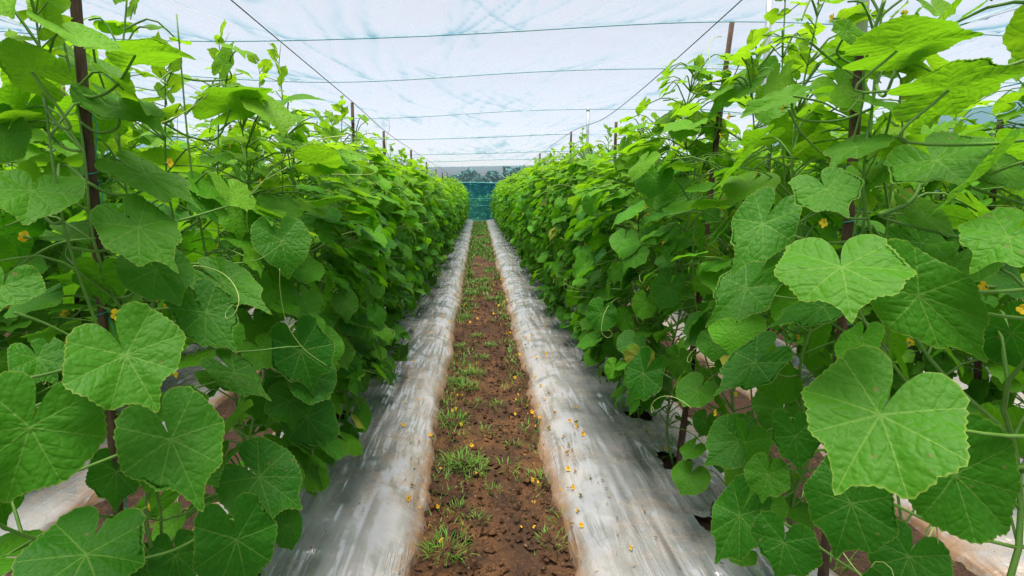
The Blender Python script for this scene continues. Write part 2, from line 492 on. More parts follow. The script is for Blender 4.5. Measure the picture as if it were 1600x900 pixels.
def bed(x0, x1, label, seed, holes, fine):
    """a raised bed under film: x0, x1 are the two buried edges"""
    ys = ygrid(0.35, YEND - 0.2, 0.016 if fine else 0.05, 0.011)
    W = x1 - x0
    n = int(W / (0.011 if fine else 0.03))
    s = np.linspace(0, 1, n)
    S, Y = np.meshgrid(s, ys)
    d = np.minimum(S, 1 - S) * W
    prof = 1 - np.exp(-np.power(d / 0.12, 0.95))
    prof = prof * (0.94 + 0.06 * np.sin(S * math.pi))
    X = x0 + S * W
    edge = np.exp(-d / 0.03)
    X = X + edge * (0.085 * fbm(S * 0 + 3 * (S > .5), Y * 3.1, seed, 4) + 0.055 * fbm(S * 0 + 3 * (S > .5), Y * 14, seed + 3, 3)) * np.where(S < .5, 1, -1)
    Z = BED_T * prof + 0.016 * prof * fbm(X * 3, Y * 2, seed + 5, 3)
    wr = fbm(X * 30 + 2.2 * fbm(X * 2, Y * 1.2, seed + 8, 2) * 4, Y * 2.0 + X * 3, seed + 6, 3)
    wr2 = fbm(X * 9 + Y * 7, Y * 3 - X * 5, seed + 7, 3)
    wr3 = np.abs(fbm(X * 16 - Y * 2.5, Y * 1.1, seed + 11, 2))
    Z += prof * (1 - 0.6 * np.exp(-(d / 0.2) ** 2)) * (0.011 * wr + 0.014 * wr2 + 0.012 * (0.25 - wr3)) + edge * 0.02 * fbm(X * 10, Y * 22, seed + 12, 3)
    Z = np.where(d < 0.004, -0.035, Z + 0.006)
    cutoff = np.zeros_like(X, bool)
    for (hx, hy, hr) in holes:
        a = np.arctan2(Y - hy, X - hx)
        rr = hr * (1 + 0.16 * np.sin(3 * a + hy * 7) + 0.10 * np.sin(5 * a + hx * 9))
        dist = np.hypot(X - hx, Y - hy)
        Z += 0.010 * np.exp(-((dist - rr) / 0.02) ** 2)
        cutoff |= dist < rr
    tint = np.stack([np.exp(-np.maximum(d - 0.015, 0) / 0.06), np.exp(-(d / 0.24) ** 2), S * 0], -1).reshape(-1, 3)
    V, Q = grid(X, Y, Z)
    keep = ~cutoff.reshape(-1)[Q].all(1)
    root = MB(); root.add(V, Q[keep], col=tint)
    o = root.build('mulch_film', M['film'])
    tag(o, label, 'mulch film', 'silver mulch films over the beds')
    rng = np.random.default_rng(seed)
    for (hx, hy, hr) in holes[:60]:
        a = np.linspace(0, 2 * np.pi, 15)[:-1]
        h = MB()
        rings = [np.array([[hx, hy, BED_T - 0.035]])]
        for f, z in ((0.5, -0.035), (1.0, -0.02), (1.55, -0.03)):
            r = hr * f * (1 + 0.2 * rng.random(14))
            rings.append(np.stack([hx + r * np.cos(a), hy + r * np.sin(a), BED_T + z + 0.012 * rng.random(14)], -1))
        V = np.concatenate(rings)
        T = [(0, 1 + j, 1 + (j + 1) % 14) for j in range(14)]
        Q = [(1 + k * 14 + j, 15 + k * 14 + j, 15 + k * 14 + (j + 1) % 14, 1 + k * 14 + (j + 1) % 14) for k in range(2) for j in range(14)]
        h.add(V, Q, T)
        h.build('planting_hole', M['hole_soil'], o)
    return o

PLANT_Y = {}
rs = random.Random(5)
MAIN_L = [0.92, 1.40] + [1.92 + 0.5 * k + rs.uniform(-.05, .05) for k in range(38)]
MAIN_R = [0.80, 1.26, 1.62, 2.02, 2.48, 3.05] + [3.55 + 0.5 * k + rs.uniform(-.05, .05) for k in range(35)]
def side_ys(x, ymax):
    y = abs(x) - 0.25; out = []
    while y < ymax:
        out.append(y + rs.uniform(-.05, .05)); y += 0.5
    return out
SIDE = {x: side_ys(x, m) for x, m in ((-2.04, 11), (2.16, 11), (-3.34, 12), (3.46, 12), (-4.64, 12), (4.76, 12))}
hl = [(-0.74, y, 0.075) for y in MAIN_L]; hr_ = [(0.86, y, 0.078) for y in MAIN_R]
bed(PATH_L, -1.10, 'silver plastic film over the bed on the left edge of the dirt path', 100, hl, True) if False else None
bed(-1.10, PATH_L, 'silver plastic film over the bed bordering the dirt path on its left', 100, hl, True)
bed(PATH_R, 1.22, 'silver plastic film over the bed bordering the dirt path on its right', 200, hr_, True)
sides = {-2.04: 'silver film over the second bed left of the path, behind the front left vines',
         2.16: 'silver film over the second bed right of the path, behind the front right vines',
         -3.34: 'silver film over the third bed left of the path', 3.46: 'silver film over the third bed right of the path',
         -4.64: 'silver film over the outermost bed left of the path', 4.76: 'silver film over the outermost bed right of the path'}
for x, lab in sides.items():
    bed(x - 0.46, x + 0.46, lab, int(300 + x * 10), [(x, y, 0.075) for y in SIDE[x]], abs(x) < 2.5)

# ------------------------------------------------------------------ net house: roof, walls, ropes, posts
ROPE_Y = [-2.6, -0.6, 1.4, 3.3, 5.1, 6.9, 10.2, 14.3, 17.5, 19.4, YEND]
def hc(y):
    return np.interp(y, [-5, 10, 14.3, 17.5, 19.4, 22], [1.65, 1.65, 1.62, 1.40, 1.27, 1.08])
def zrope(x, y):
    k = np.interp(y, [0, 12, 22], [1, 0.8, 0.3])
    return CAM_Z + hc(y) + k * 0.11 * np.sin(np.clip(x, -9.6, 9.6) * math.pi / 4.8 - 0.15)
def zroof(x, y):
    ry = np.array(ROPE_Y)
    i = np.clip(np.searchsorted(ry, y) - 1, 0, len(ry) - 2)
    f = np.clip((y - ry[i]) / (ry[i + 1] - ry[i]), 0, 1)
    span = ry[i + 1] - ry[i]
    za, zb = zrope(x, ry[i]), zrope(x, ry[i + 1])
    sag = np.interp(0.5 * (ry[i] + ry[i + 1]), [6, 12], [0.055, 0.028]) * span * (4 * f * (1 - f)) ** 0.8 * (0.8 + 0.9 * fbm(x * 0.5, y * 0.15, 70, 2))
    return za * (1 - f) + zb * f - sag + 0.02
X, Y = np.meshgrid(np.linspace(-9, 9, 460), np.concatenate([np.linspace(-2.6, 1.4, 40)[:-1], np.linspace(1.4, 9, 190)[:-1], np.linspace(9, YEND, 170)]))
Z = zroof(X, Y)
Z += 0.020 * fbm(X * 0.9 + Y * .5, Y * 4.2 - X * 1.2, 81, 3) + 0.014 * fbm(X * 6 + Y * 3, Y * 1.3 - X * .7, 82, 3)
_ry = np.array(ROPE_Y)
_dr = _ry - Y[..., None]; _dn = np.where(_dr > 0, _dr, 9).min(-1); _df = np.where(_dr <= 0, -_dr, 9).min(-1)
_gather_shade = (np.exp(-_dn / 0.38) + 0.35 * np.exp(-_df / 0.10)) * np.clip(0.85 + 1.2 * fbm(X * .6, Y * .3, 90, 3) + 1.2 * fbm(X * 5 + Y * 2, Y * .8, 93, 2), 0, 1)   # gathered cloth along the ropes, with the shading of the sag painted in
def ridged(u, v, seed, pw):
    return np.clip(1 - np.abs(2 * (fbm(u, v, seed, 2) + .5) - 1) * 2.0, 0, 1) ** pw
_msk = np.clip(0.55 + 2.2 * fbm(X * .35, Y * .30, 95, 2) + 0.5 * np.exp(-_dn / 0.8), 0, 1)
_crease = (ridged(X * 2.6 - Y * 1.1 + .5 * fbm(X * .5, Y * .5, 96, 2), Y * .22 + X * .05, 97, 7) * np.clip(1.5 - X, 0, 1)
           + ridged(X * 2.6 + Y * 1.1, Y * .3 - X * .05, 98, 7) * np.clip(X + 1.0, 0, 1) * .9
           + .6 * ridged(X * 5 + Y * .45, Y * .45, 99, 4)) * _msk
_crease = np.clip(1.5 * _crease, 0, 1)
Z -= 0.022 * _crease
b = MB(); V, Q = grid(X, Y, Z); b.add(V, Q, col=np.stack([_gather_shade, _crease, _gather_shade * 0], -1).reshape(-1, 3))
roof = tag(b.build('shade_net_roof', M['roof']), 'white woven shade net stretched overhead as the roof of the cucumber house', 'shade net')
xs = np.linspace(-9, 9, 90)
for y in ROPE_Y[2:-1]:
    b = MB(); P = np.stack([xs, np.full_like(xs, y) + 0.03 * np.sin(xs * .8 + y), zrope(xs, y) - 0.012 + 0.012 * np.sin(xs * 1.3 + y * 2)], -1)
    b.add(*tube(P, 0.0055 if y < 12 else 0.009, 6)); b.build('cross_rope', M['rope'], roof)
for x in (-4.35, 4.77, -7.2, 7.6):
    yy = np.linspace(-2.5, YEND, 70)
    b = MB(); b.add(*tube(np.stack([np.full_like(yy, x) + .03 * np.sin(yy), yy, zrope(x, yy) - 0.03], -1), 0.010, 6)); b.build('long_rope', M['rope'], roof)
# a few slanting stay ropes on the right
for (p, q) in (((2.9, 5.0, 2.60), (5.2, 6.9, 3.02)), ((2.75, 5.2, 2.34), (6.0, 8.2, 2.95))):
    b = MB(); P = np.array([np.array(p) * (1 - t) + np.array(q) * t - np.array([0, 0, .16 * t * (1 - t)]) for t in np.linspace(0, 1, 16)])
    b.add(*tube(P, 0.006, 5)); b.build('stay_rope', M['rope'], roof)

def wall_net(name, p0, p1, z0f, z1f, mat, label, n=90, k=14, seed=0):
    t = np.linspace(0, 1, n); s = np.linspace(0, 1, k)
    T, S_ = np.meshgrid(t, s)
    X = p0[0] + (p1[0] - p0[0]) * T; Y = p0[1] + (p1[1] - p0[1]) * T
    L = math.hypot(p1[0] - p0[0], p1[1] - p0[1])
    dx, dy = (p1[1] - p0[1]) / L, -(p1[0] - p0[0]) / L
    bul = 0.10 * fbm(T * L * 0.8, S_ * 2, seed, 3) * np.sin(S_ * math.pi) + 0.03 * fbm(T * L * 4, S_ * 6, seed + 4, 2)
    Z = z0f(X, Y) * (1 - S_) + z1f(X, Y) * S_
    b = MB(); V, Q = grid(X + dx * bul, Y + dy * bul, Z); b.add(V, Q)
    o = b.build(name, mat)
    if label:
        tag(o, label, 'shade net')
    return o
zg = lambda X, Y: X * 0 - 0.05
wall_net('side_net', (-9, -2.6), (-9, YEND), zg, lambda X, Y: zroof(X, Y), M['side'], 'pale blue net wall closing the left side of the house', seed=5)
wall_net('side_net', (9, -2.6), (9, YEND), zg, lambda X, Y: zroof(X, Y), M['side'], 'pale blue net wall closing the right side of the house', seed=6)
END_H = 1.70
endn = wall_net('end_net', (-9, YEND), (9, YEND), zg, lambda X, Y: X * 0 + END_H, M['end'], 'teal net wall closing the far end of the path', 120, 20, 8)
up = wall_net('upper_panel', (-9, YEND + .02), (9, YEND + .02), lambda X, Y: X * 0 + END_H, lambda X, Y: zroof(X, Y - .03), M['thin'], None, 120, 8, 9)
up.parent = endn
for z, r_ in ((END_H, 0.022), (1.02, 0.009), (0.72, 0.007)):
    xx = np.linspace(-9, 9, 60)
    b = MB(); b.add(*tube(np.stack([xx, xx * 0 + YEND - .03, z + .02 * np.sin(xx * 2.1 + z * 5)], -1), r_, 6)); b.build('net_rope', M['rope'], endn)

def post(x, y, top, r, label):
    root = empty('support_post', (x, y, 0)); tag(root, label, 'post', 'steel posts holding up the net roof')
    b = MB(); z = np.linspace(-0.2, top, 8)
    b.add(*tube(np.stack([z * 0, z * 0, z], -1), r, 14)); b.build('shaft', M['galv'], root)
    b = MB(); b.add(*tube([(0, 0, top - .05), (0, 0, top + .02)], r * 1.08, 14)); b.build('cap', M['galv'], root)
post(2.42, 4.15, 1.3 + 1.73, 0.024, 'slim pale steel post reaching the roof behind the right vine row')
post(2.28, 10.2, 1.3 + 1.72, 0.030, 'thin pale steel post farther down the house, right of the path, under the third rope')
post(-2.70, 4.78, 1.3 + 1.52, 0.028, 'pale steel post mostly hidden behind the left vine row') if False else None

# ------------------------------------------------------------------ cucumber leaves
VEINS = np.radians([0, 38, 82, 128])
def outline(th):
    d = np.abs(np.degrees(th))
    k = [0, 7, 15, 26, 38, 46, 60, 82, 92, 108, 128, 144, 158, 167, 173, 177, 180]
    r = [1.06, .905, .825, .80, .85, .835, .81, .885, .85, .82, .85, .83, .77, .65, .44, .20, .09]
    return np.interp(d, k, r)

def leaf_template(n, rings, seed, teeth=True):
    """cordate, shallowly five-lobed blade: joint at 0, tip at +Y (length 1), upper face +Z; uv = (along, across) nearest main vein"""
    rng = np.random.default_rng(seed)
    ang = [0.0]; marks = list(VEINS)
    bounds = [0.0]
    for a, c in zip(marks[:-1], marks[1:]):
        bounds += [(a + c) / 2, c]
    bounds += [np.radians(164), np.radians(178.5)]
    for a, c in zip(bounds[:-1], bounds[1:]):
        ang += list(np.linspace(a, c, n + 1)[1:])
    half = np.array(ang)
    th = np.concatenate([-half[::-1], half[1:]])
    m = len(th)
    base = outline(th); deep = rng.uniform(.5, 1.7); skew = rng.uniform(-.05, .05)
    base = np.where(np.abs(th) < 2.3, 1 - (1 - base) * deep, base) * (1 + skew * np.sin(th))
    base = np.where(np.abs(th) < 2.3, base, np.minimum(base, outline(th) * (1 + skew * np.sin(th))))
    ro = base * (1 + 0.05 * np.sin(th * 2 + rng.uniform(0, 6)) * (np.abs(th) > .2) + 0.03 * np.sin(th * 3 + rng.uniform(0, 6)))
    if teeth:
        ro = ro * (1 + 0.016 * np.where(np.arange(m) % 2 == 0, -1, 1) * rng.uniform(.3, 1.5, m) * (np.abs(th) < 2.6))
    fr = np.linspace(0, 1, rings + 1)[1:] ** 0.85
    if teeth:
        fr = np.append(fr[:-1], [0.965, 1.0])
    Rr = fr[:, None] * np.minimum(ro, outline(th) * 1.05 if not teeth else ro)[None]
    inner = outline(th)[None] * fr[:, None]
    Rr = np.where(fr[:, None] < 0.93, inner * (0.5 + 0.5 * (ro / outline(th))[None]), Rr)
    TH = np.broadcast_to(th, Rr.shape)
    X, Y = Rr * np.sin(TH), Rr * np.cos(TH)
    # nearest main vein coordinates
    vv = np.concatenate([-VEINS[:0:-1], VEINS])
    dth = np.abs(TH[..., None] - vv)
    dmin = dth.min(-1)
    s = Rr * np.cos(dmin); p = Rr * np.sin(np.minimum(dmin, 1.5))
    ph = rng.uniform(0, 6.28, 6); fold = rng.uniform(-.05, .32)
    # shape: gentle cup, raised panels between sunk veins, wavy rim, curled tip
    Z = 0.10 * Rr ** 1.5 * rng.uniform(-0.3, 1.0)
    Z += -rng.uniform(0.10, 0.34) * np.maximum(Y, 0) ** 2.2 - rng.uniform(0.0, .30) * np.abs(X) ** 2.2
    Z += 0.030 * np.sin(np.clip(p / 0.36, 0, 1) * math.pi / 2) * np.clip(Rr * 2.2, 0, 1)
    Z += fold * (np.sqrt(X ** 2 + .01) - .1)
    Z += (0.075 * np.sin(3 * TH + ph[0]) + 0.042 * np.sin(5 * TH + ph[1]) + 0.016 * np.sin(9 * TH + ph[2])) * Rr ** 2
    if n >= 4:
        t = ((s - 0.85 * p) * 6.5) % 1.0
        Z += 0.003 * (0.5 - np.abs(np.abs(t - 0.5) * 2 - 0.0)) * -1 * np.clip(Rr * 2, 0, 1) * np.clip(p * 8, 0, 1)
        Z += 0.008 * fbm(X * 9, Y * 9, seed, 2)
    # raised shoulders beside the sinus
    Z += 0.10 * np.clip((np.abs(TH) - 2.2), 0, 1) * Rr * rng.uniform(0.2, 1.6)
    V = np.concatenate([[[0, 0, 0]], np.stack([X, Y, Z], -1).reshape(-1, 3)])
    uv = np.concatenate([[[0, 0]], np.stack([s, p], -1).reshape(-1, 2)])
    ed = np.concatenate([[0], np.broadcast_to(fr[:, None], Rr.shape).reshape(-1)])
    T = [(0, j + 1, j + 2)[::-1] for j in range(m - 1)]
    Q = [(1 + i * m + j, 1 + (i + 1) * m + j, 1 + (i + 1) * m + j + 1, 1 + i * m + j + 1)[::1] for i in range(len(fr) - 1) for j in range(m - 1)]
    Q = [q[::-1] for q in Q]
    return V, np.array(Q).reshape(-1, 4), np.array(T), uv, ed

def flip_check(tp):
    V, Q, T, uv, ed = tp
    a, b, c = V[T[0]]
    if np.cross(b - a, c - a)[2] < 0:
        Q = Q[:, ::-1] if len(Q) else Q; T = T[:, ::-1]
    return V, Q, T, uv, ed
LEAF = {
    'hero': [flip_check(leaf_template(6, 13, 900 + k)) for k in range(10)],
    'high': [flip_check(leaf_template(4, 6, 400 + k)) for k in range(7)],
    'mid': [flip_check(leaf_template(2, 3, 500 + k)) for k in range(8)],
    'low': [flip_check(leaf_template(1, 2, 600 + k, False)) for k in range(6)],
}

def nrmz(v):
    return v / (np.linalg.norm(v) + 1e-9)

def frame(axis, up):
    y = nrmz(axis); z = nrmz(up - y * (up @ y)); x = np.cross(y, z)
    return x, y, z

def add_leaf(mb, tp, J, axis, up, L, wid, young, rnd):
    V, Q, T, uv, ed = tp
    x, y, z = frame(np.asarray(axis, float), np.asarray(up, float))
    P = J + L * (V[:, :1] * wid * x + V[:, 1:2] * y + V[:, 2:3] * z)
    col = np.stack([np.full(len(V), young), np.full(len(V), rnd), ed], -1)
    mb.add(P, Q, T, uv, col)

def tendril_pts(p0, d0, L, rng, curl=True):
    d = nrmz(np.asarray(d0, float)); P = [np.asarray(p0, float)]
    side = nrmz(np.cross(d, rng.normal(size=3)))
    n = 26
    for i in range(n):
        f = i / n
        ang = 0.06 + (0.55 * max(0, f - 0.62) / 0.38 * 2.2 if curl else 0.0)
        d = nrmz(d + side * ang + np.array([0, 0, -0.03]))
        side = nrmz(side - d * (side @ d) + rng.normal(size=3) * 0.05 + np.cross(d, side) * .06)
        P.append(P[-1] + d * L / n)
    return np.array(P)

def flower_mesh(mb, p, d, size, rng, droop=0.0):
    """five crumpled yellow petals on a short green tube"""
    d = nrmz(np.asarray(d, float)); x, y, z = frame(nrmz(np.cross(d, [0.3, 0.5, 0.8])), d)
    p = np.asarray(p, float)
    V, Q, T = tube([p - d * size * 0.7, p - d * size * .25, p], [size * .07, size * .12, size * .17], 6)
    mb.add(V, Q, T, mat=1)
    for k in range(5):
        a = k * 2 * math.pi / 5 + rng.uniform(-.15, .15)
        o = math.cos(a) * x + math.sin(a) * y
        sdv = np.cross(d, o)
        op = rng.uniform(0.25, 0.9) - droop
        ln = size * rng.uniform(0.42, 0.6)
        rows = []
        for f, wv in ((0.0, .13), (0.45, .24), (0.8, .19), (1.0, .03)):
            c = p + o * (size * .1 + ln * f * math.cos(op * f)) + d * ln * f * math.sin(op) * (1 - .35 * f)
            c = c + rng.normal(size=3) * size * .02
            rows.append([c - sdv * size * wv, c + d * size * .03, c + sdv * size * wv])
        Vp = np.array(rows).reshape(-1, 3)
        Qp = [(i * 3 + j, i * 3 + j + 1, i * 3 + j + 4, i * 3 + j + 3) for i in range(3) for j in range(2)]
        mb.add(Vp, Qp, mat=0)

def gen_plant(seed, H, nleaf, lod, spread=0.26, Lm=0.082, zmin=0.12, bare=0.0, ntend=4, nflower=3, side_bias=0.0, petsides=4, yspread=0.24, xmax=0.30):
    """returns meshes for stem, foliage, tendrils and flowers of one trellised cucumber vine, base at the origin, row along Y"""
    rng = np.random.default_rng(seed)
    st, fo = MB(), MB()
    # main vine and side shoots
    z = np.linspace(-0.02, H, 14)
    wob = np.cumsum(rng.normal(size=(14, 2)) * 0.022, axis=0); wob[0] = 0
    wob -= np.linspace(0, 1, 14)[:, None] * wob[-1] * 0.6
    main = np.stack([wob[:, 0], wob[:, 1], z], -1)
    vines = [curve(main, 30)]
    for k in range(4):
        b0 = vines[0][int(rng.uniform(4, 17))]
        y1 = rng.uniform(.1, yspread) * rng.choice([-1, 1]); x1 = rng.uniform(-.10, .10)
        z1 = min(H + rng.uniform(-.18, .30), b0[2] + rng.uniform(.5, 1.25))
        vines.append(curve([b0, b0 + np.array([x1 * .8, y1 * .7, .14]), np.array([x1, y1, (b0[2] + z1) / 2 + .05]), np.array([x1 * .7, y1 * 1.1, z1])], 22))
    for i, v in enumerate(vines):
        r0 = 0.0058 if i == 0 else 0.004
        st.add(*tube(v, np.linspace(r0, 0.0018, len(v)), 6 if lod != 'low' else 4))
    tips = [v[-1] for v in vines]
    tends, flowers = [], []
    npl = len(LEAF[lod])
    for k in range(nleaf):
        zt = zmin + (H - zmin) * ((k + rng.random()) / nleaf) ** (0.92 + bare)
        cand = [v for v in vines if v[0][2] - .02 <= zt <= v[-1][2] + .02] or vines[:1]
        v = cand[0] if rng.random() < 0.4 else cand[int(rng.integers(len(cand)))]
        S = v[np.argmin(np.abs(v[:, 2] - zt))]
        hrel = zt / H
        sgn = 1 if rng.random() < 0.5 + side_bias else -1
        az = rng.normal(0, 0.62)
        o = np.array([math.cos(az) * sgn, math.sin(az), 0])
        pet = rng.uniform(0.35, 1.0) * spread * (1.0 - 0.45 * max(0, hrel - .75) / .25)
        if hrel < .25: pet *= .8
        J = S + o * pet + np.array([0, rng.uniform(-.10, .10), rng.uniform(-.02, .09)])
        J[0] = np.clip(J[0], -xmax, xmax)
        young = np.clip((hrel - .70) * 2.4 + rng.normal(0, .14), 0, 1) if hrel > .55 else max(0, rng.normal(0.02, .06))
        L = Lm * rng.uniform(.68, 1.18) * (1 - 0.62 * np.clip((hrel - .88) / .14, 0, 1))
        dr = R(rng.normal(48 - 34 * np.clip((hrel - .55) / .45, 0, 1), 22))
        oz = np.array([math.cos(az * .8 + rng.normal(0, .35)) * sgn, math.sin(az * .8 + rng.normal(0, .45)), 0]); oz = nrmz(oz)
        ax = oz * math.cos(dr) - np.array([0, 0, math.sin(dr)])
        upv = oz * math.sin(dr) + np.array([0, 0, math.cos(dr)]) + rng.normal(size=3) * .22
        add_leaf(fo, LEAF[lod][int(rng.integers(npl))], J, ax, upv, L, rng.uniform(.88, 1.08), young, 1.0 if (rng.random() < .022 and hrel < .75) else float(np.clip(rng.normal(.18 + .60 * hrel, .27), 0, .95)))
        mid = (S + J) / 2 + np.array([0, 0, .02 + .03 * rng.random()])
        st.add(*tube(curve([S, mid, J - 0.004 * nrmz(upv)], 6 if lod != 'low' else 4), np.linspace(.0028, .0020, 6 if lod != 'low' else 4), petsides, False))
    # young shoot tips with small folded leaves
    for tpt in tips[:4]:
        t = tpt.copy()
        for j in range(5):
            a = rng.uniform(0, 6.28); el = rng.uniform(.2, 1.0)
            o = np.array([math.cos(a) * math.cos(el), math.sin(a) * math.cos(el), math.sin(el)])
            Lq = rng.uniform(.016, .042)
            J = t + np.array([0, 0, (j - 2.5) * .028]) + o * .022
            add_leaf(fo, LEAF['mid' if lod == 'high' else lod][int(rng.integers(6))], J, o + np.array([0, 0, .3]), np.cross(o, rng.normal(size=3)) + np.array([0, 0, .4]), Lq, .8, .9, .8)
            st.add(*tube([t + np.array([0, 0, (j - 3) * .028]), J], .0014, 3, False))
        vv = next(v for v in vines if np.allclose(v[-1], t))
        for zz in np.arange(H * .9, t[2] - .08, .034):
            S = vv[np.argmin(np.abs(vv[:, 2] - zz))]; a = rng.uniform(0, 6.28); o = np.array([math.cos(a), math.sin(a), .35])
            J = S + o * rng.uniform(.03, .075); Lq = rng.uniform(.028, .052) * (1 - .4 * (zz - H * .9) / .4)
            add_leaf(fo, LEAF['mid' if lod == 'high' else lod][int(rng.integers(6))], J, o + np.array([0, 0, -.5]), np.array([0, 0, 1.]) + o * .3 + rng.normal(size=3) * .2, Lq, rng.uniform(.95, 1.08), rng.uniform(.5, 1), .8)
            st.add(*tube([S, J], .0015, 3, False))
        st.add(*tube([t, t + np.array([rng.normal(0, .02), rng.normal(0, .02), .07])], [.0016, .0008], 4))
    for k in range(ntend):
        v = vines[int(rng.integers(len(vines)))]; S = v[int(rng.uniform(.45, 1) * (len(v) - 1))]
        sgn = rng.choice([-1, 1])
        S = S + np.array([sgn * rng.uniform(.06, .2), 0, 0])
        tends.append(tendril_pts(S, [sgn * 1.0, rng.normal(0, .6), rng.uniform(-.1, .9)], rng.uniform(.16, .34), rng))
    for k in range(nflower):
        v = vines[int(rng.integers(len(vines)))]; S = v[int(rng.uniform(.2, .9) * (len(v) - 1))]
        sgn = rng.choice([-1, 1]); o = np.array([sgn, rng.normal(0, .5), rng.uniform(-.3, .4)])
        flowers.append((S + nrmz(o) * rng.uniform(.05, .16), o, rng.uniform(.014, .022)))
    return st, fo, tends, flowers, vines, rng

def assemble(root, meshes):
    for nm, me in meshes:
        put(nm, me, root)

def plant_meshes(**kw):
    st, fo, tends, flowers, vines, rng = gen_plant(**kw)
    out = [('foliage', fo.mesh('foliage', M['leaf'])), ('stem', st.mesh('stem', M['stem']))]
    for t in tends:
        b = MB(); b.add(*tube(t, np.linspace(.0013, .0006, len(t)), 4)); out.append(('tendril', b.mesh('tendril', M['tendril'])))
    for (p, d, s) in flowers:
        b = MB(); flower_mesh(b, p, d, s, rng); out.append(('flower', b.mesh('flower', [M['petal'], M['stem']])))
    return out, vines

ORD = ['first', 'second', 'third', 'fourth', 'fifth', 'sixth', 'seventh', 'eighth', 'ninth', 'tenth', 'eleventh', 'twelfth',
       'thirteenth', 'fourteenth', 'fifteenth', 'sixteenth', 'seventeenth', 'eighteenth', 'nineteenth', 'twentieth']
plants = {'L': [], 'R': []}
hero_vines = {}
def stem_at(side, y, z):
    lst = hero_vines[side]
    k = min(range(len(lst)), key=lambda i: abs(lst[i][0] - y) + (0 if i < len(lst) else 9))
    y0, root, vines, x = lst[k]
    best = None
    for v in vines:
        P = v + np.array([x, y0, BED_T])
        i = np.argmin(np.abs(P[:, 2] - z) + 0.6 * np.abs(P[:, 1] - y)); c = abs(P[i, 2] - z) + 0.6 * abs(P[i, 1] - y)
        if best is None or c < best[0]:
            best = (c, P[i])
    return root, best[1]

VAR_HI = [plant_meshes(seed=10 + k, H=1.53 + .05 * (k % 3), nleaf=270, lod='mid', ntend=5, nflower=7, Lm=.068, spread=.30, xmax=.36) [0] for k in range(5)]
VAR_LO = [plant_meshes(seed=40 + k, H=1.52 + .05 * (k % 3), nleaf=250, lod='low', ntend=1, nflower=3, petsides=3, spread=.30, Lm=.070, xmax=.36)[0] for k in range(5)]

def main_row(side, x, ys):
    nm = 'left' if side == 'L' else 'right'
    hero_vines[side] = []
    sgn = 1 if side == 'L' else -1
    for k, y in enumerate(ys):
        grp = 'cucumber vines in the %s row along the path' % nm
        root = empty('cucumber_plant', (x, y, BED_T))
        near = k < (3 if side == 'L' else 5)
        if near:
            if side == 'L':
                cfg = [dict(H=1.60, nleaf=58, bare=-.25, side_bias=-.30), dict(H=1.47, nleaf=150, bare=-.12, side_bias=.08), dict(H=1.45, nleaf=230, side_bias=.15)][k]
            else:
                cfg = [dict(H=1.62, nleaf=44, bare=-.3, side_bias=.3), dict(H=1.62, nleaf=84, bare=-.2, side_bias=.2), dict(H=1.62, nleaf=115, bare=-.1, side_bias=.1),
                       dict(H=1.66, nleaf=190, bare=-.05, side_bias=-.05), dict(H=1.50, nleaf=240, side_bias=-.1)][k]
            sp = (.16, .20, .26, .28, .30)[k] if side == 'R' else (.17, .26, .30)[k]
            ms, vines = plant_meshes(seed=700 + k + (50 if side == 'R' else 0), lod='high', ntend=2 if k < 2 else 7, nflower=16, spread=sp, Lm=.072, xmax=(.16, .22, .3, .33, .36)[k] if side == 'R' else (.18, .3, .34)[k], **cfg)
            assemble(root, ms)
            hero_vines[side].append((y, root, vines, x))
        else:
            far = y > 6.5
            var = (VAR_LO if far else VAR_HI)[(k * 3 + (1 if side == 'R' else 0)) % 5]
            sub = var if y < 4.5 else (var[:5] if y < 9 else var[:2])
            assemble(root, sub)
            root.rotation_euler = (0, 0, math.pi * ((k // 2) % 2) + rs.uniform(-.12, .12))
            dip = (0.91 if side == 'L' else .95) if y > 3 else .95
            root.scale = (rs.uniform(.92, 1.06), 1.0, dip * rs.uniform(.91, 1.06))
        if k < 12:
            extra = ''
            if side == 'L':
                extra = [', big heart-shaped leaves round a brown stake', ', full and dark below', ', densely leafed'][k] if k < 3 else ''
            else:
                extra = [', with the largest pale leaf', ', sparse with bare lower stem', ', thinly leafed', ', beside a tall leaning stake', ', bushy to the ground'][k] if k < 5 else ''
            lab = '%s cucumber vine of the %s row%s' % (ORD[k], nm, extra)
        else:
            zone = 'middle' if y < 13 else 'far end'
            lab = 'cucumber vine merging into the leafy hedge at the %s of the %s row' % (zone, nm)
        tag(root, lab, 'cucumber plant', grp)
        plants[side].append(root)

main_row('L', -0.74, MAIN_L)
main_row('R', 0.86, MAIN_R)
names = {-2.04: 'second row left of the path', 2.16: 'second row right of the path', -3.34: 'third row left of the path', 3.46: 'third row right of the path',
         -4.64: 'outermost row left of the path', 4.76: 'outermost row right of the path'}
for x, ys in SIDE.items():
    for k, y in enumerate(ys):
        root = empty('cucumber_plant', (x + rs.uniform(-.03, .03), y, BED_T), math.pi * (k % 2) + rs.uniform(-.2, .2))
        root.scale = (1, 1, rs.uniform(.96, 1.08))
        var = (VAR_HI if (abs(x) < 2.5 and k < 6) else VAR_LO)[(k * 2 + int(abs(x))) % 5]
        assemble(root, var[:2] if abs(x) > 3 or k > 5 else var[:7])
        if abs(x) < 2.5 and k < 4:
            lab = '%s cucumber vine from the near end of the %s' % (ORD[k], names[x])
        else:
            lab = 'leafy cucumber vine partly hidden in the ' + names[x]
        tag(root, lab, 'cucumber plant', 'cucumber vines in the ' + names[x])

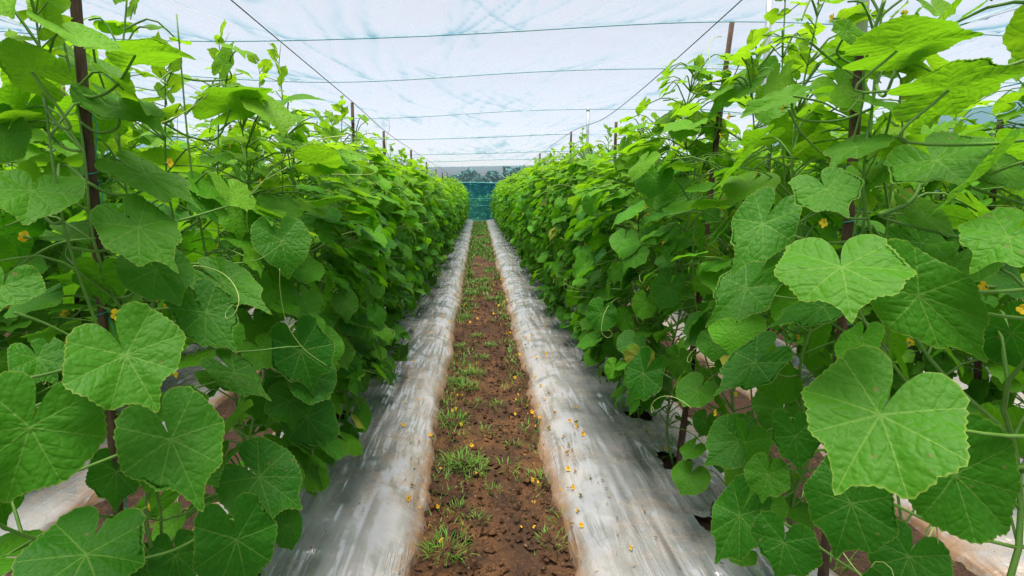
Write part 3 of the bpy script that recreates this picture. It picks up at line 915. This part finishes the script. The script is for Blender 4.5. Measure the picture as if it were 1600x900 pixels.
# ------------------------------------------------------------------ the large foreground leaves, one part each with its petiole
#  side, joint (u, v), tip (u, v), width px, distance, depth change to tip, young, tone, facing (0 = up, 1 = to the path/near end)
HERO = [
 ('L', 197, 555, 247, 640, 175, .74, -.03, .16, .75, .75), ('L', 47, 668, 6, 792, 205, .66, -.04, .10, .70, .8),
 ('L', 267, 687, 312, 786, 165, .80, -.05, .08, .60, .75), ('L', 182, 737, 181, 798, 92, .92, -.02, .05, .25, .85),
 ('L', 135, 866, 118, 935, 180, .80, -.05, .0, .20, .6), ('L', 370, 843, 392, 935, 152, .95, -.02, .0, .15, .9),
 ('L', 322, 488, 366, 545, 115, .96, -.03, .06, .50, .7), ('L', 216, 355, 272, 410, 122, .86, -.04, .20, .70, .6),
 ('L', 243, 422, 282, 469, 100, .92, -.03, .12, .60, .7), ('L', 50, 298, 40, 340, 118, .78, -.05, .22, .70, .5),
 ('L', 4, 448, -12, 494, 112, .70, -.03, .15, .70, .7), ('L', 186, 168, 262, 200, 92, .90, -.04, .30, .70, .45),
 ('L', 212, 84, 308, 70, 86, .86, -.04, .62, .80, -.8), ('L', 52, 112, -25, 62, 100, .78, -.03, .60, .80, -.9),
 ('L', 226, 272, 308, 306, 86, .92, -.04, .30, .60, .4), ('L', 440, 376, 452, 428, 92, 1.22, -.03, .12, .50, .9),
 ('L', 347, 442, 414, 478, 84, 1.02, -.04, .10, .60, .65), ('L', 470, 548, 492, 618, 118, 1.28, -.02, .0, .12, .95),
 ('L', 366, 582, 420, 620, 72, 1.10, -.03, .10, .50, .7), ('L', 284, 634, 302, 668, 88, .96, -.03, .15, .55, .6),
 ('L', 405, 745, 470, 790, 118, 1.15, -.03, .0, .20, .7), ('L', 480, 652, 524, 712, 95, 1.42, -.03, .0, .25, .8),
 ('L', 110, 370, 170, 380, 70, .95, -.02, .25, .6, .3), ('L', 140, 100, 190, 130, 80, .98, -.02, .5, .8, .1),
 ('L', 360, 170, 420, 128, 80, 1.25, -.02, .5, .8, -.3), ('L', 450, 158, 505, 150, 62, 1.45, -.02, .5, .8, .1), ('L', 350, 98, 362, 64, 34, 1.3, .0, .9, .8, .3), ('L', 8, 210, -30, 260, 90, .9, 0, .3, .6, .5),
 ('L', 60, 560, 90, 600, 80, 1.0, -.02, .05, .5, .7), ('L', 215, 885, 230, 925, 70, 1.0, -.02, .0, .2, .6), ('L', 275, 868, 285, 925, 80, 1.0, -.02, .0, .3, .8),
 ('R', 1375, 648, 1305, 762, 252, .62, -.04, .18, .85, .8), ('R', 1330, 787, 1303, 872, 150, .80, -.02, .0, .25, .95),
 ('R', 1492, 742, 1590, 838, 185, .66, -.03, .05, .45, .75), ('R', 1315, 417, 1330, 486, 215, .66, -.06, .22, .85, .55),
 ('R', 1435, 462, 1548, 566, 150, .68, -.04, .12, .60, .7), ('R', 1462, 250, 1512, 286, 160, .76, -.06, .25, .75, .4),
 ('R', 1292, 296, 1324, 334, 120, .86, -.05, .18, .65, .45), ('R', 1192, 350, 1146, 418, 102, .96, -.03, .10, .55, .75),
 ('R', 1166, 450, 1106, 502, 100, 1.08, -.03, .08, .50, .7), ('R', 1480, 140, 1610, 96, 120, .70, -.04, .60, .80, -.9),
 ('R', 1400, 78, 1525, 42, 92, .80, -.04, .60, .80, -.8), ('R', 1415, 50, 1440, 5, 90, .84, .0, .5, .8, -.2),
 ('R', 1180, 567, 1120, 612, 90, 1.15, -.02, .0, .20, .6), ('R', 1006, 584, 978, 632, 75, 1.72, -.02, .0, .25, .85),
 ('R', 1156, 806, 1116, 880, 92, 1.10, -.02, .0, .30, .85), ('R', 1225, 848, 1215, 905, 115, .96, -.02, .0, .20, .7),
 ('R', 1156, 690, 1102, 722, 80, 1.28, -.02, .05, .40, .75), ('R', 1242, 682, 1250, 740, 85, 1.02, -.02, .0, .2, .8),
 ('R', 1286, 480, 1204, 506, 70, 1.0, -.02, .0, .25, .5), ('R', 1200, 742, 1190, 786, 70, 1.05, -.02, .15, .5, .8),
 ('R', 1440, 332, 1514, 384, 70, .82, -.03, .55, .85, .3), ('R', 1560, 262, 1640, 300, 95, .74, -.04, .30, .6, .2),
 ('R', 1440, 380, 1518, 428, 80, .86, -.03, .10, .5, .5), ('R', 1325, 50, 1300, 30, 45, .92, .0, .55, .8, .4),
 ('R', 1236, 152, 1162, 168, 58, 1.02, -.03, .45, .8, .25), ('R', 1160, 130, 1100, 180, 70, 1.6, -.03, .4, .8, .35),
 ('R', 1110, 115, 1062, 100, 55, 1.9, -.02, .5, .8, .1), ('R', 1155, 100, 1205, 92, 55, 1.9, -.02, .55, .8, .0),
 ('R', 1580, 520, 1610, 590, 120, .8, -.02, .0, .3, .7), ('R', 1420, 870, 1395, 930, 120, .85, -.02, .0, .25, .7),
 ('R', 1555, 430, 1620, 450, 80, .9, -.02, .05, .4, .4), ('R', 1395, 170, 1350, 150, 60, .95, 0, .4, .7, .2),
 ('R', 1045, 450, 1030, 487, 62, 1.75, -.02, .08, .5, .8), ('R', 1060, 310, 1022, 340, 56, 1.9, -.02, .2, .7, .6),
 ('R', 940, 490, 930, 520, 50, 2.1, -.02, .0, .3, .8), ('R', 1225, 480, 1160, 455, 60, 1.25, -.02, .1, .4, .4), ('R', 1105, 515, 1070, 535, 60, 1.6, -.02, .0, .3, .6),
]
rng = np.random.default_rng(77)
for i, (side, ju, jv, tu, tv, wpx, d, dd, yg, tn, face) in enumerate(HERO):
    J = at(ju, jv, d); T = at(tu, tv, d + dd)
    ax = T - J; L = np.linalg.norm(ax)
    wide = wpx * .93 / F_PX * d / (1.74 * L)
    if wide > 1.25:                       # seen foreshortened: lengthen along the sight line
        L2 = wpx * .93 / F_PX * d / (1.74 * 1.1)
        ex = math.sqrt(max(L2 ** 2 - L ** 2, 0))
        ax = ax + np.array([0, -1, 0]) * ex * (0.9 if face >= 0 else .6); L = np.linalg.norm(ax); wide = 1.05
    toc = nrmz(np.array([0, 0, CAM_Z]) - J)
    if face >= 0:
        up = toc * (0.25 + face) + np.array([0, 0, 1.0 - .75 * face])
    else:                                  # underside shows
        up = np.array([0, 0, 1.0]) - toc * (-face)
    up = up + rng.normal(size=3) * .08
    root, S = stem_at(side, d, J[2] - .04)
    base = np.array(root.location)
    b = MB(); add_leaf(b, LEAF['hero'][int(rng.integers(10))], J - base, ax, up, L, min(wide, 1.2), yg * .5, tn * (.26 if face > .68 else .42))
    lf = b.build('leaf', M['leaf'], root)
    xx, yy, zz = frame(ax, up)
    Pm = J - yy * .03 - zz * .05 if face >= 0 else J - yy * .05 - np.array([0, 0, .05])
    pc = curve([S - base, (S * .55 + Pm * .45) - base + np.array([0, 0, -.015]), Pm - base, J - base - zz * .003], 14)
    b = MB(); b.add(*tube(pc, np.linspace(.0030, .0021, 14), 8)); b.build('petiole', M['stem'], lf)

# hand-placed tendrils and runner shoots that hang out over the path
def hero_tendril(side, pix, d, r, mat='tendril', nm='tendril'):
    P = curve([at(u, v, d + .02 * k) for k, (u, v) in enumerate(pix)], 40)
    root, S = stem_at(side, d, P[0][2])
    b = MB(); b.add(*tube(P - np.array(root.location), np.linspace(r, r * .45, 40), 6)); b.build(nm, M[mat], root)
hero_tendril('L', [(437, 420), (438, 455), (448, 505), (475, 545), (512, 572)], 1.18, .0011)
hero_tendril('L', [(448, 262), (405, 288), (388, 312), (386, 345), (388, 362)], 1.1, .0011)
hero_tendril('L', [(540, 212), (500, 218), (452, 240), (425, 265), (400, 300)], 1.3, .0018)
hero_tendril('L', [(280, 345), (330, 330), (385, 310), (425, 268)], 1.05, .0030, 'stem', 'side_shoot')
hero_tendril('L', [(298, 412), (360, 412), (405, 405), (440, 382)], 1.12, .0026, 'stem', 'side_shoot')
hero_tendril('L', [(365, 550), (400, 548), (440, 543), (470, 541)], 1.12, .0026, 'stem', 'side_shoot')
hero_tendril('L', [(0, 440), (40, 408), (92, 380), (150, 372)], .82, .0030, 'stem', 'side_shoot')
hero_tendril('L', [(22, 488), (70, 505), (125, 532)], .78, .0030, 'stem', 'side_shoot')
hero_tendril('L', [(262, 132), (252, 125), (268, 112), (250, 140), (205, 135)], .9, .0020, 'stem', 'side_shoot')
hero_tendril('L', [(60, 0), (85, 30), (105, 50), (140, 60), (150, 100), (165, 145), (175, 190)], .9, .0035, 'stem', 'side_shoot')
hero_tendril('R', [(1432, 748), (1450, 785), (1458, 812), (1447, 830), (1452, 838), (1462, 820), (1466, 850)], .68, .0020)
hero_tendril('R', [(1382, 0), (1362, 60), (1350, 110), (1348, 160), (1330, 230)], .9, .0034, 'stem', 'side_shoot')
hero_tendril('R', [(1265, 65), (1300, 95), (1330, 115), (1350, 125)], .92, .0026, 'stem', 'side_shoot')
hero_tendril('R', [(1240, 150), (1285, 160), (1320, 175), (1345, 150)], .95, .0026, 'stem', 'side_shoot')
hero_tendril('R', [(1375, 335), (1410, 322), (1430, 305), (1440, 280)], .8, .0048, 'stem', 'side_shoot')
hero_tendril('R', [(1232, 170), (1250, 205), (1285, 240), (1320, 262)], .95, .0030, 'stem', 'side_shoot')
hero_tendril('R', [(1110, 90), (1085, 120), (1092, 165), (1078, 205), (1060, 240)], 1.9, .0012)

# ------------------------------------------------------------------ stakes and trellis wires
def stake(x, y, top, label, r=.011, lean=(0, 0), mat='wood', ties=(), group='wooden stakes carrying the trellis', sleeve=False):
    root = empty('trellis_stake', (x, y, BED_T)); tag(root, label, 'stake', group)
    rg = np.random.default_rng(int(abs(x) * 1000 + y * 100))
    z = np.linspace(-.12, top - BED_T, 16); f = (z / (top - BED_T))
    P = np.stack([lean[0] * f + .006 * np.sin(f * 5 + x), lean[1] * f + .005 * np.cos(f * 4 + y), z], -1)
    b = MB(); b.add(*tube(P, r * (1.08 - .2 * np.clip(f, 0, 1)) * (1 + .11 * rg.normal(size=16)), 9)); b.build('pole', M[mat], root)
    for zt in ties:
        c = np.array([np.interp(zt, z, P[:, 0]), np.interp(zt, z, P[:, 1]), zt])
        a = np.linspace(0, 6.28 * 1.3, 24)
        Q = c + np.stack([np.cos(a) * (r * 1.12), np.sin(a) * (r * 1.12), np.linspace(-.010, .012, 24)], -1)
        Q = np.concatenate([Q, [c + [r * 2, 0, -.03], c + [r * 2.2, -.01, -.10]]])
        b = MB(); b.add(*tube(Q, .0011, 4)); b.build('twine_tie', M['twine'], root)
    if sleeve:
        k = slice(11, 16)
        b = MB(); b.add(*tube(P[k] + np.array([0, 0, .004]), r * 1.12, 10)); b.build('sleeve', M['sleeve'], root)
stake(-0.735, .93, 2.15, 'brown stake nearest on the left, ringed by large leaves', .0098, (-.02, 0), ties=(1.35, 1.22, .95, .6))
stake(-0.74, 2.88, 1.825, 'grey brown bare stake top standing clear of the left hedge', .011, (0, 0), ties=(1.6,))
stake(-0.74, 3.82, 1.775, 'short stake top with a knot, second behind the bare left stake', .013)
stake(-0.74, 5.35, 1.76, 'dark stake tip beyond the knotted stake on the left hedge', .013)
stake(0.86, 1.13, 2.2, 'tall stake nearest on the right with a pale sleeve at its top', .0105, (.02, 0), ties=(1.25, 1.12, .8), sleeve=True)
stake(0.865, 2.0, 1.98, 'dark leaning stake rising beside the planting hole on the right', .0115, (.16, 0), ties=(1.5, 1.2, .8))
stake(0.86, 3.04, 1.735, 'brown stake showing through the right hedge before the post', .011, ties=(1.4,))
stake(0.86, 4.52, 1.86, 'thin dark stake poking above the right hedge beyond the middle', .012)
stake(0.86, 6.8, 1.84, 'slender stake tip high above the far right hedge', .014)
y = 6.9
k = 0
while y < 20:
    stake(-0.74, y, 1.72 + rs.uniform(-.03, .05), 'small stake tip along the far part of the left hedge', .013)
    if y > 8:
        stake(0.86, y + .4, 1.74 + rs.uniform(-.03, .06), 'small stake tip along the far part of the right hedge', .013)
    y += 1.5
for x, ys in ((2.16, (2.02, 3.6, 5.4, 7.4)), (-2.04, (2.4, 4.0, 6.0, 8.0)), (3.46, (3.6, 5.5, 8)), (-3.34, (3.7, 5.6, 8))):
    for k, y in enumerate(ys):
        lab = 'stake standing in the ' + names[x] if abs(x) > 3 else '%s stake from the near end in the %s' % (ORD[k], names[x])
        stake(x, y, 1.62 if (x == 2.16 and k == 0) else (1.85 if abs(x) < 3 else 1.8), lab, .011, ties=(1.0,) if k == 0 else (), group='stakes in the ' + names[x])

def wire(pts, r, label, mat='wire'):
    b = MB(); b.add(*tube(curve(pts, 80), r, 5)); return tag(b.build('trellis_wire', M[mat]), label, 'wire')
wire([(-.74, .2, 1.93), (-.74, 1.4, 1.875), (-.74, 2.88, 1.825), (-.74, 3.82, 1.78), (-.74, 5.35, 1.765), (-.74, 10, 1.75), (-.74, 20.5, 1.72)], .0022, 'thin dark wire strung over the stake tops of the left row')
wire([(.86, .5, 2.07), (.86, 1.58, 1.93), (.86, 3.2, 1.805), (.86, 4.52, 1.855), (.86, 6.8, 1.83), (.86, 12, 1.78), (.86, 20.5, 1.74)], .0022, 'thin dark wire strung over the stake tops of the right row')
wire([(.86, 1.9, 1.62), (1.4, 1.75, 1.55), (2.16, 2.02, 1.66)], .0016, 'green twine tied across from the right hedge to the second row', 'twine')

# ------------------------------------------------------------------ weeds, fallen flowers, litter
def grass_mesh(seed, n, h, sp):
    rg = np.random.default_rng(seed); b = MB()
    for k in range(n):
        a = rg.uniform(0, 6.28); r = sp * math.sqrt(rg.random()) * .5
        p = np.array([math.cos(a) * r, math.sin(a) * r, -.004]); a2 = a + rg.normal(0, .7)
        o = np.array([math.cos(a2), math.sin(a2), 0]); L = h * rg.uniform(.35, 1.1); bend = rg.uniform(.5, 1.7)
        sd = np.cross(o, [0, 0, 1]) * rg.uniform(.0016, .0032)
        V = []
        for f in np.linspace(0, 1, 5):
            c = p + o * L * math.sin(bend * f) * f + np.array([0, 0, L * f * math.cos(bend * f * .8)])
            ww = sd * (1 - f ** 1.6) + sd * .02
            V += [c - ww, c + ww]
        Q = [(2 * i, 2 * i + 1, 2 * i + 3, 2 * i + 2) for i in range(4)]
        b.add(np.array(V), Q)
    return b.mesh('grass_tuft', M['grass'])
GR = [grass_mesh(k, 110, .075, .20) for k in range(3)] + [grass_mesh(10 + k, 34, .055, .13) for k in range(4)]
tufts = [(738, 592, 0), (752, 566, 0), (728, 615, 0), (712, 605, 1), (722, 740, 1), (735, 752, 0), (745, 765, 3), (760, 690, 4), (803, 712, 3), (795, 750, 4), (770, 790, 5), (720, 825, 3), (748, 840, 6),
         (862, 880, 3), (700, 893, 1), (672, 885, 4), (705, 672, 2), (745, 640, 5), (775, 645, 6), (716, 548, 1), (790, 540, 4), (765, 545, 0), (745, 530, 2), (730, 500, 0), (772, 505, 5), (725, 472, 0), (768, 470, 1), (738, 462, 0),
         (750, 440, 1), (735, 430, 0), (765, 425, 1), (745, 415, 0), (840, 770, 6), (815, 640, 6), (880, 850, 5), (735, 455, 1), (728, 480, 1), (760, 455, 0)]
for u, v, k in tufts:
    d = F_PX * CAM_Z / (v - 300.0)
    o = put('grass_tuft', GR[k]); p = at(u, v, d)
    o.location = (p[0], d, 0.0); o.rotation_euler = (0, 0, rs.uniform(0, 6.28)); s = rs.uniform(.5, .95); o.scale = (s, s, s)
    where = 'near the front of' if d < 2.6 else ('along the middle of' if d < 4.5 else 'far down')
    kind = 'dense bright grass tuft' if k < 3 else 'sparse low grass sprig'
    tag(o, '%s growing from bare soil %s the dirt path' % (kind, where), 'grass tuft', 'grass tufts on the path')
# far grass along the path reads as one strip
b = MB(); rg = np.random.default_rng(4)
for k in range(3000):
    y = 1.7 + 19 * rg.random() ** .9; x = (.05 + rg.normal(0, .11)) if (y > 6 and rg.random() < .6) else float(rg.choice([rg.normal(-.18, .04), rg.normal(.27, .035), rg.normal(-.12, .06)]))
    if vnoise(np.array([x * 4]), np.array([y * 1.4]), 9)[0] < .32: continue
    for j in range(3):
        p = np.array([x + rg.normal(0, .03), y + rg.normal(0, .05), 0.0]); o = np.array([rg.normal(0, 1), rg.normal(0, 1), 0]); h = rg.uniform(.015, .05) * min(1.4, .6 + y * .08)
        V = np.array([p - [.0012 + .0006 * y, 0, 0], p + [.0012 + .0006 * y, 0, 0], p + o * .02 + [0, 0, h]]); b.add(V, None, [(0, 1, 2)])
tag(b.build('path_grass', M['grass']), 'low fine grass creeping along the edges and far stretch of the dirt path', 'grass', kind='stuff')
# weeds at planting holes
b0 = [grass_mesh(30 + k, 14, .11, .14) for k in range(3)]
for k, (x, y) in enumerate(((.80, 2.52), (.90, 2.10), (.83, 3.0), (-.70, 2.36), (-.66, 1.95), (.95, 1.75), (.92, 1.35), (-.80, 1.45), (1.3, 1.9), (-1.25, 1.8), (-1.3, 2.2), (1.4, 2.4), (1.2, 1.55))):
    o = put('grass_tuft', b0[k % 3]); o.location = (x, y, BED_T - .01 if .3 < abs(x) < 1.1 else 0.0); o.rotation_euler = (0, 0, k * 1.3)
    side = 'left' if x < 0 else 'right'
    tag(o, 'thin weed beside a vine base in the %s bed' % side if abs(x) < 1.1 else 'thin weed in the dark furrow behind the %s vine row' % side, 'weed', 'weeds around the vine bases')

def bed_z(x):
    for x0, x1 in ((-1.10, PATH_L), (PATH_R, 1.22)):
        if x0 < x < x1:
            d = min(x - x0, x1 - x); return BED_T * (1 - math.exp(-(d / .12) ** .95)) * (.94 + .06 * math.sin((x - x0) / (x1 - x0) * math.pi)) + .012
    return 0.004
FL = []
for k in range(6):
    b = MB(); rg = np.random.default_rng(60 + k)
    flower_mesh(b, (0, 0, .006), (rg.normal(0, .8), rg.normal(0, .8), .5), .026, rg, .35)
    FL.append(b.mesh('fallen_flower', [M['wilted'], M['dry'] if k % 2 else M['stem']]))
fixed = [(652, 650, 1), (655, 735, 1), (676, 700, 1), (655, 708, 1), (648, 752, 1), (645, 783, 1), (676, 792, 1), (656, 820, 1), (684, 820, 0), (690, 855, 0), (690, 880, 0), (653, 888, 1), (706, 655, 0), (712, 652, 0), (727, 700, 0), (724, 725, 0), (803, 615, 0), (805, 627, 0), (816, 643, 0),
         (890, 672, 1), (900, 675, 1), (895, 680, 1), (903, 686, 1), (897, 692, 1), (862, 692, 1), (865, 700, 1), (875, 716, 1), (888, 713, 1), (922, 769, 1), (934, 777, 1), (845, 613, 1), (848, 634, 1), (857, 626, 1), (878, 626, 1), (1010, 690, 1), (1030, 655, 1), (1040, 720, 1), (908, 600, 1), (985, 893, 1)]
rg = np.random.default_rng(21)
for k in range(230):
    y = 1.7 + 5.5 * rg.random() ** 1.3; x = rg.choice([rg.uniform(-.45, .0), rg.uniform(.15, .6), rg.uniform(.2, .42)])
    fixed.append((748 + F_PX * x / y, 300 + F_PX * (CAM_Z - bed_z(x)) / y, 1 if bed_z(x) > .02 else 0))
for k, (u, v, onbed) in enumerate(fixed):
    d = F_PX * (CAM_Z - (.12 if onbed else 0)) / (v - 300.0); p = at(u, v, d)
    for _ in range(3):
        d = F_PX * (CAM_Z - bed_z(p[0])) / (v - 300.0); p = at(u, v, d)
    o = put('fallen_flower', FL[k % 6]); o.location = (p[0], d, bed_z(p[0]) + .004); o.rotation_euler = (0, 0, rg.uniform(0, 6.28)); s = rg.uniform(.3, .85); o.scale = (s, s, s)
    where = 'on the film left of the path' if p[0] < PATH_L + .03 else ('on the film right of the path' if p[0] > PATH_R - .03 else 'on the bare soil of the path')
    near = 'nearby' if d < 2.4 else 'farther off'
    tag(o, 'withered yellow flower fallen %s, %s' % (where, near), 'flower', 'fallen yellow cucumber flowers')
# small litter on the film: one mass of bits
b = MB(); rg = np.random.default_rng(8)
for k in range(800):
    y = 1.3 + 9 * rg.random() ** 1.6
    x = rg.choice([rg.uniform(-.62, -.2), rg.uniform(.31, .82), rg.uniform(-.25, .35)])
    c = np.array([x, y, bed_z(x) + .006]); a = rg.uniform(0, 6.28); o = np.array([math.cos(a), math.sin(a), rg.normal(0, .1)]) * rg.uniform(.002, .010); s_ = np.array([-o[1], o[0], 0]) * rg.uniform(.12, .4)
    b.add([c - o, c + s_ + [0, 0, .002], c + o, c - s_ + [0, 0, .001]], [(0, 1, 2, 3)], mat=int(rg.random() < .45))
tag(b.build('litter', [M['dry'], M['seed']], smooth=False), 'scattered bits of dry leaf and straw on film and path', 'litter', kind='stuff')
# clods
b = MB(); rg = np.random.default_rng(12)
for k in range(2200):
    y = 1.4 + 6 * rg.random() ** 1.5; x = rg.uniform(-.24, .34); r = rg.uniform(.003, .012) * (1 if rg.random() < .9 else 1.7)
    dirs = np.array([(1, 0, 0), (-1, 0, 0), (0, 1, 0), (0, -1, 0), (0, 0, 1), (0, 0, -1)], float) + rg.normal(0, .25, (6, 3))
    b.add(np.array([x, y, r * .3]) + dirs * r * np.array([1.2, 1, .75]), None, [(0, 2, 4), (2, 1, 4), (1, 3, 4), (3, 0, 4), (2, 0, 5), (1, 2, 5), (3, 1, 5), (0, 3, 5)])
tag(b.build('soil_clods', M['soil'], smooth=False), 'loose crumbs of brown soil on the dirt path', 'soil', kind='stuff')

# ------------------------------------------------------------------ trees beyond the far net
def far_tree(x, y, h, w, seed, label):
    rg = np.random.default_rng(seed)
    root = empty('far_tree', (x, y, -.06)); tag(root, label, 'tree', 'trees beyond the far net')
    b = MB(); z = np.linspace(0, h * .8, 6); b.add(*tube(np.stack([z * 0 + .1 * np.sin(z), z * 0, z], -1), np.linspace(w * .05, w * .015, 6), 7)); 
    for k in range(6):
        a = rg.uniform(0, 6.28); z0 = h * rg.uniform(.3, .7)
        b.add(*tube([(0, 0, z0), (math.cos(a) * w * .35, math.sin(a) * w * .35, z0 + h * .15)], [w * .02, w * .006], 5))
    b.build('trunk', M['bark'], root)
    c = MB()
    cl = [(rg.normal(0, w * .24), rg.normal(0, w * .24), h * rg.uniform(.28, .92)) for _ in range(26)]
    for (cx, cy, cz) in cl:
        tp = 1 - .75 * max(0, cz / h - .5) / .5
        n = 80; P = np.array([cx * tp, cy * tp, cz]) + rg.normal(size=(n, 3)) * np.array([w * .11, w * .11, h * .05])
        for p in P:
            d1, d2 = rg.normal(size=3), rg.normal(size=3); s_ = .22 + .14 * rg.random()
            c.add([p - nrmz(d1) * s_, p + nrmz(d2) * s_ * .6, p + nrmz(d1) * s_, p - nrmz(d2) * s_ * .6], [(0, 1, 2, 3)])
    c.build('crown', M['hazed_leaf'], root, smooth=False)
# (u of centre, v of top, distance, width px)
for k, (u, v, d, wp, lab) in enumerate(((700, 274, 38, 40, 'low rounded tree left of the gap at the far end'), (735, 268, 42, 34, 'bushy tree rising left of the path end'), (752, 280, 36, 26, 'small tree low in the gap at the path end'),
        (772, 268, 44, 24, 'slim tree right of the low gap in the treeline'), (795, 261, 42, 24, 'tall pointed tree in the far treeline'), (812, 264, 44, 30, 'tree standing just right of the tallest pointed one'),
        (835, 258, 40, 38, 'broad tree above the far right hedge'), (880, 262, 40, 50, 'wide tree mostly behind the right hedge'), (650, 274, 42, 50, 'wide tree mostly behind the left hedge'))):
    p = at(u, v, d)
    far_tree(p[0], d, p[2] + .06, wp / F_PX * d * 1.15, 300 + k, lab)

# bushes close behind the teal net
for k, (x, y, h, w_) in enumerate(((-2.6, 24.5, 1.7, 2.4), (-.8, 25.5, 1.5, 2.0), (.5, 24.2, 1.25, 1.7), (1.7, 25.2, 1.75, 2.2), (3.4, 24.6, 1.6, 2.4))):
    lab = ('bush farthest left behind the teal end net', 'bush just left of the path end behind the teal net', 'low bush at the path end behind the teal net', 'tall bush just right of the path end behind the teal net', 'bush farthest right behind the teal end net')[k]
    rg = np.random.default_rng(500 + k)
    root = empty('bush', (x, y, -.06)); tag(root, lab, 'bush', 'bushes behind the end net')
    b = MB()
    for j in range(5):
        a = rg.uniform(0, 6.28); b.add(*tube([(0, 0, 0), (math.cos(a) * w_ * .2, math.sin(a) * w_ * .2, h * .7)], [.03, .012], 5))
    b.build('trunk', M['bark'], root)
    c = MB()
    for j in range(900):
        p = np.array([rg.normal(0, w_ * .24), rg.normal(0, w_ * .2), 0]); p[2] = h * rg.uniform(.05, 1) * max(.25, 1 - (abs(p[0]) / (w_ * .75)) ** 2)
        d1, d2 = rg.normal(size=3), rg.normal(size=3); q = .07 + .05 * rg.random()
        c.add([p - nrmz(d1) * q, p + nrmz(d2) * q * .6, p + nrmz(d1) * q, p - nrmz(d2) * q * .6], [(0, 1, 2, 3)])
    c.build('crown', M['bush_leaf'], root, smooth=False)
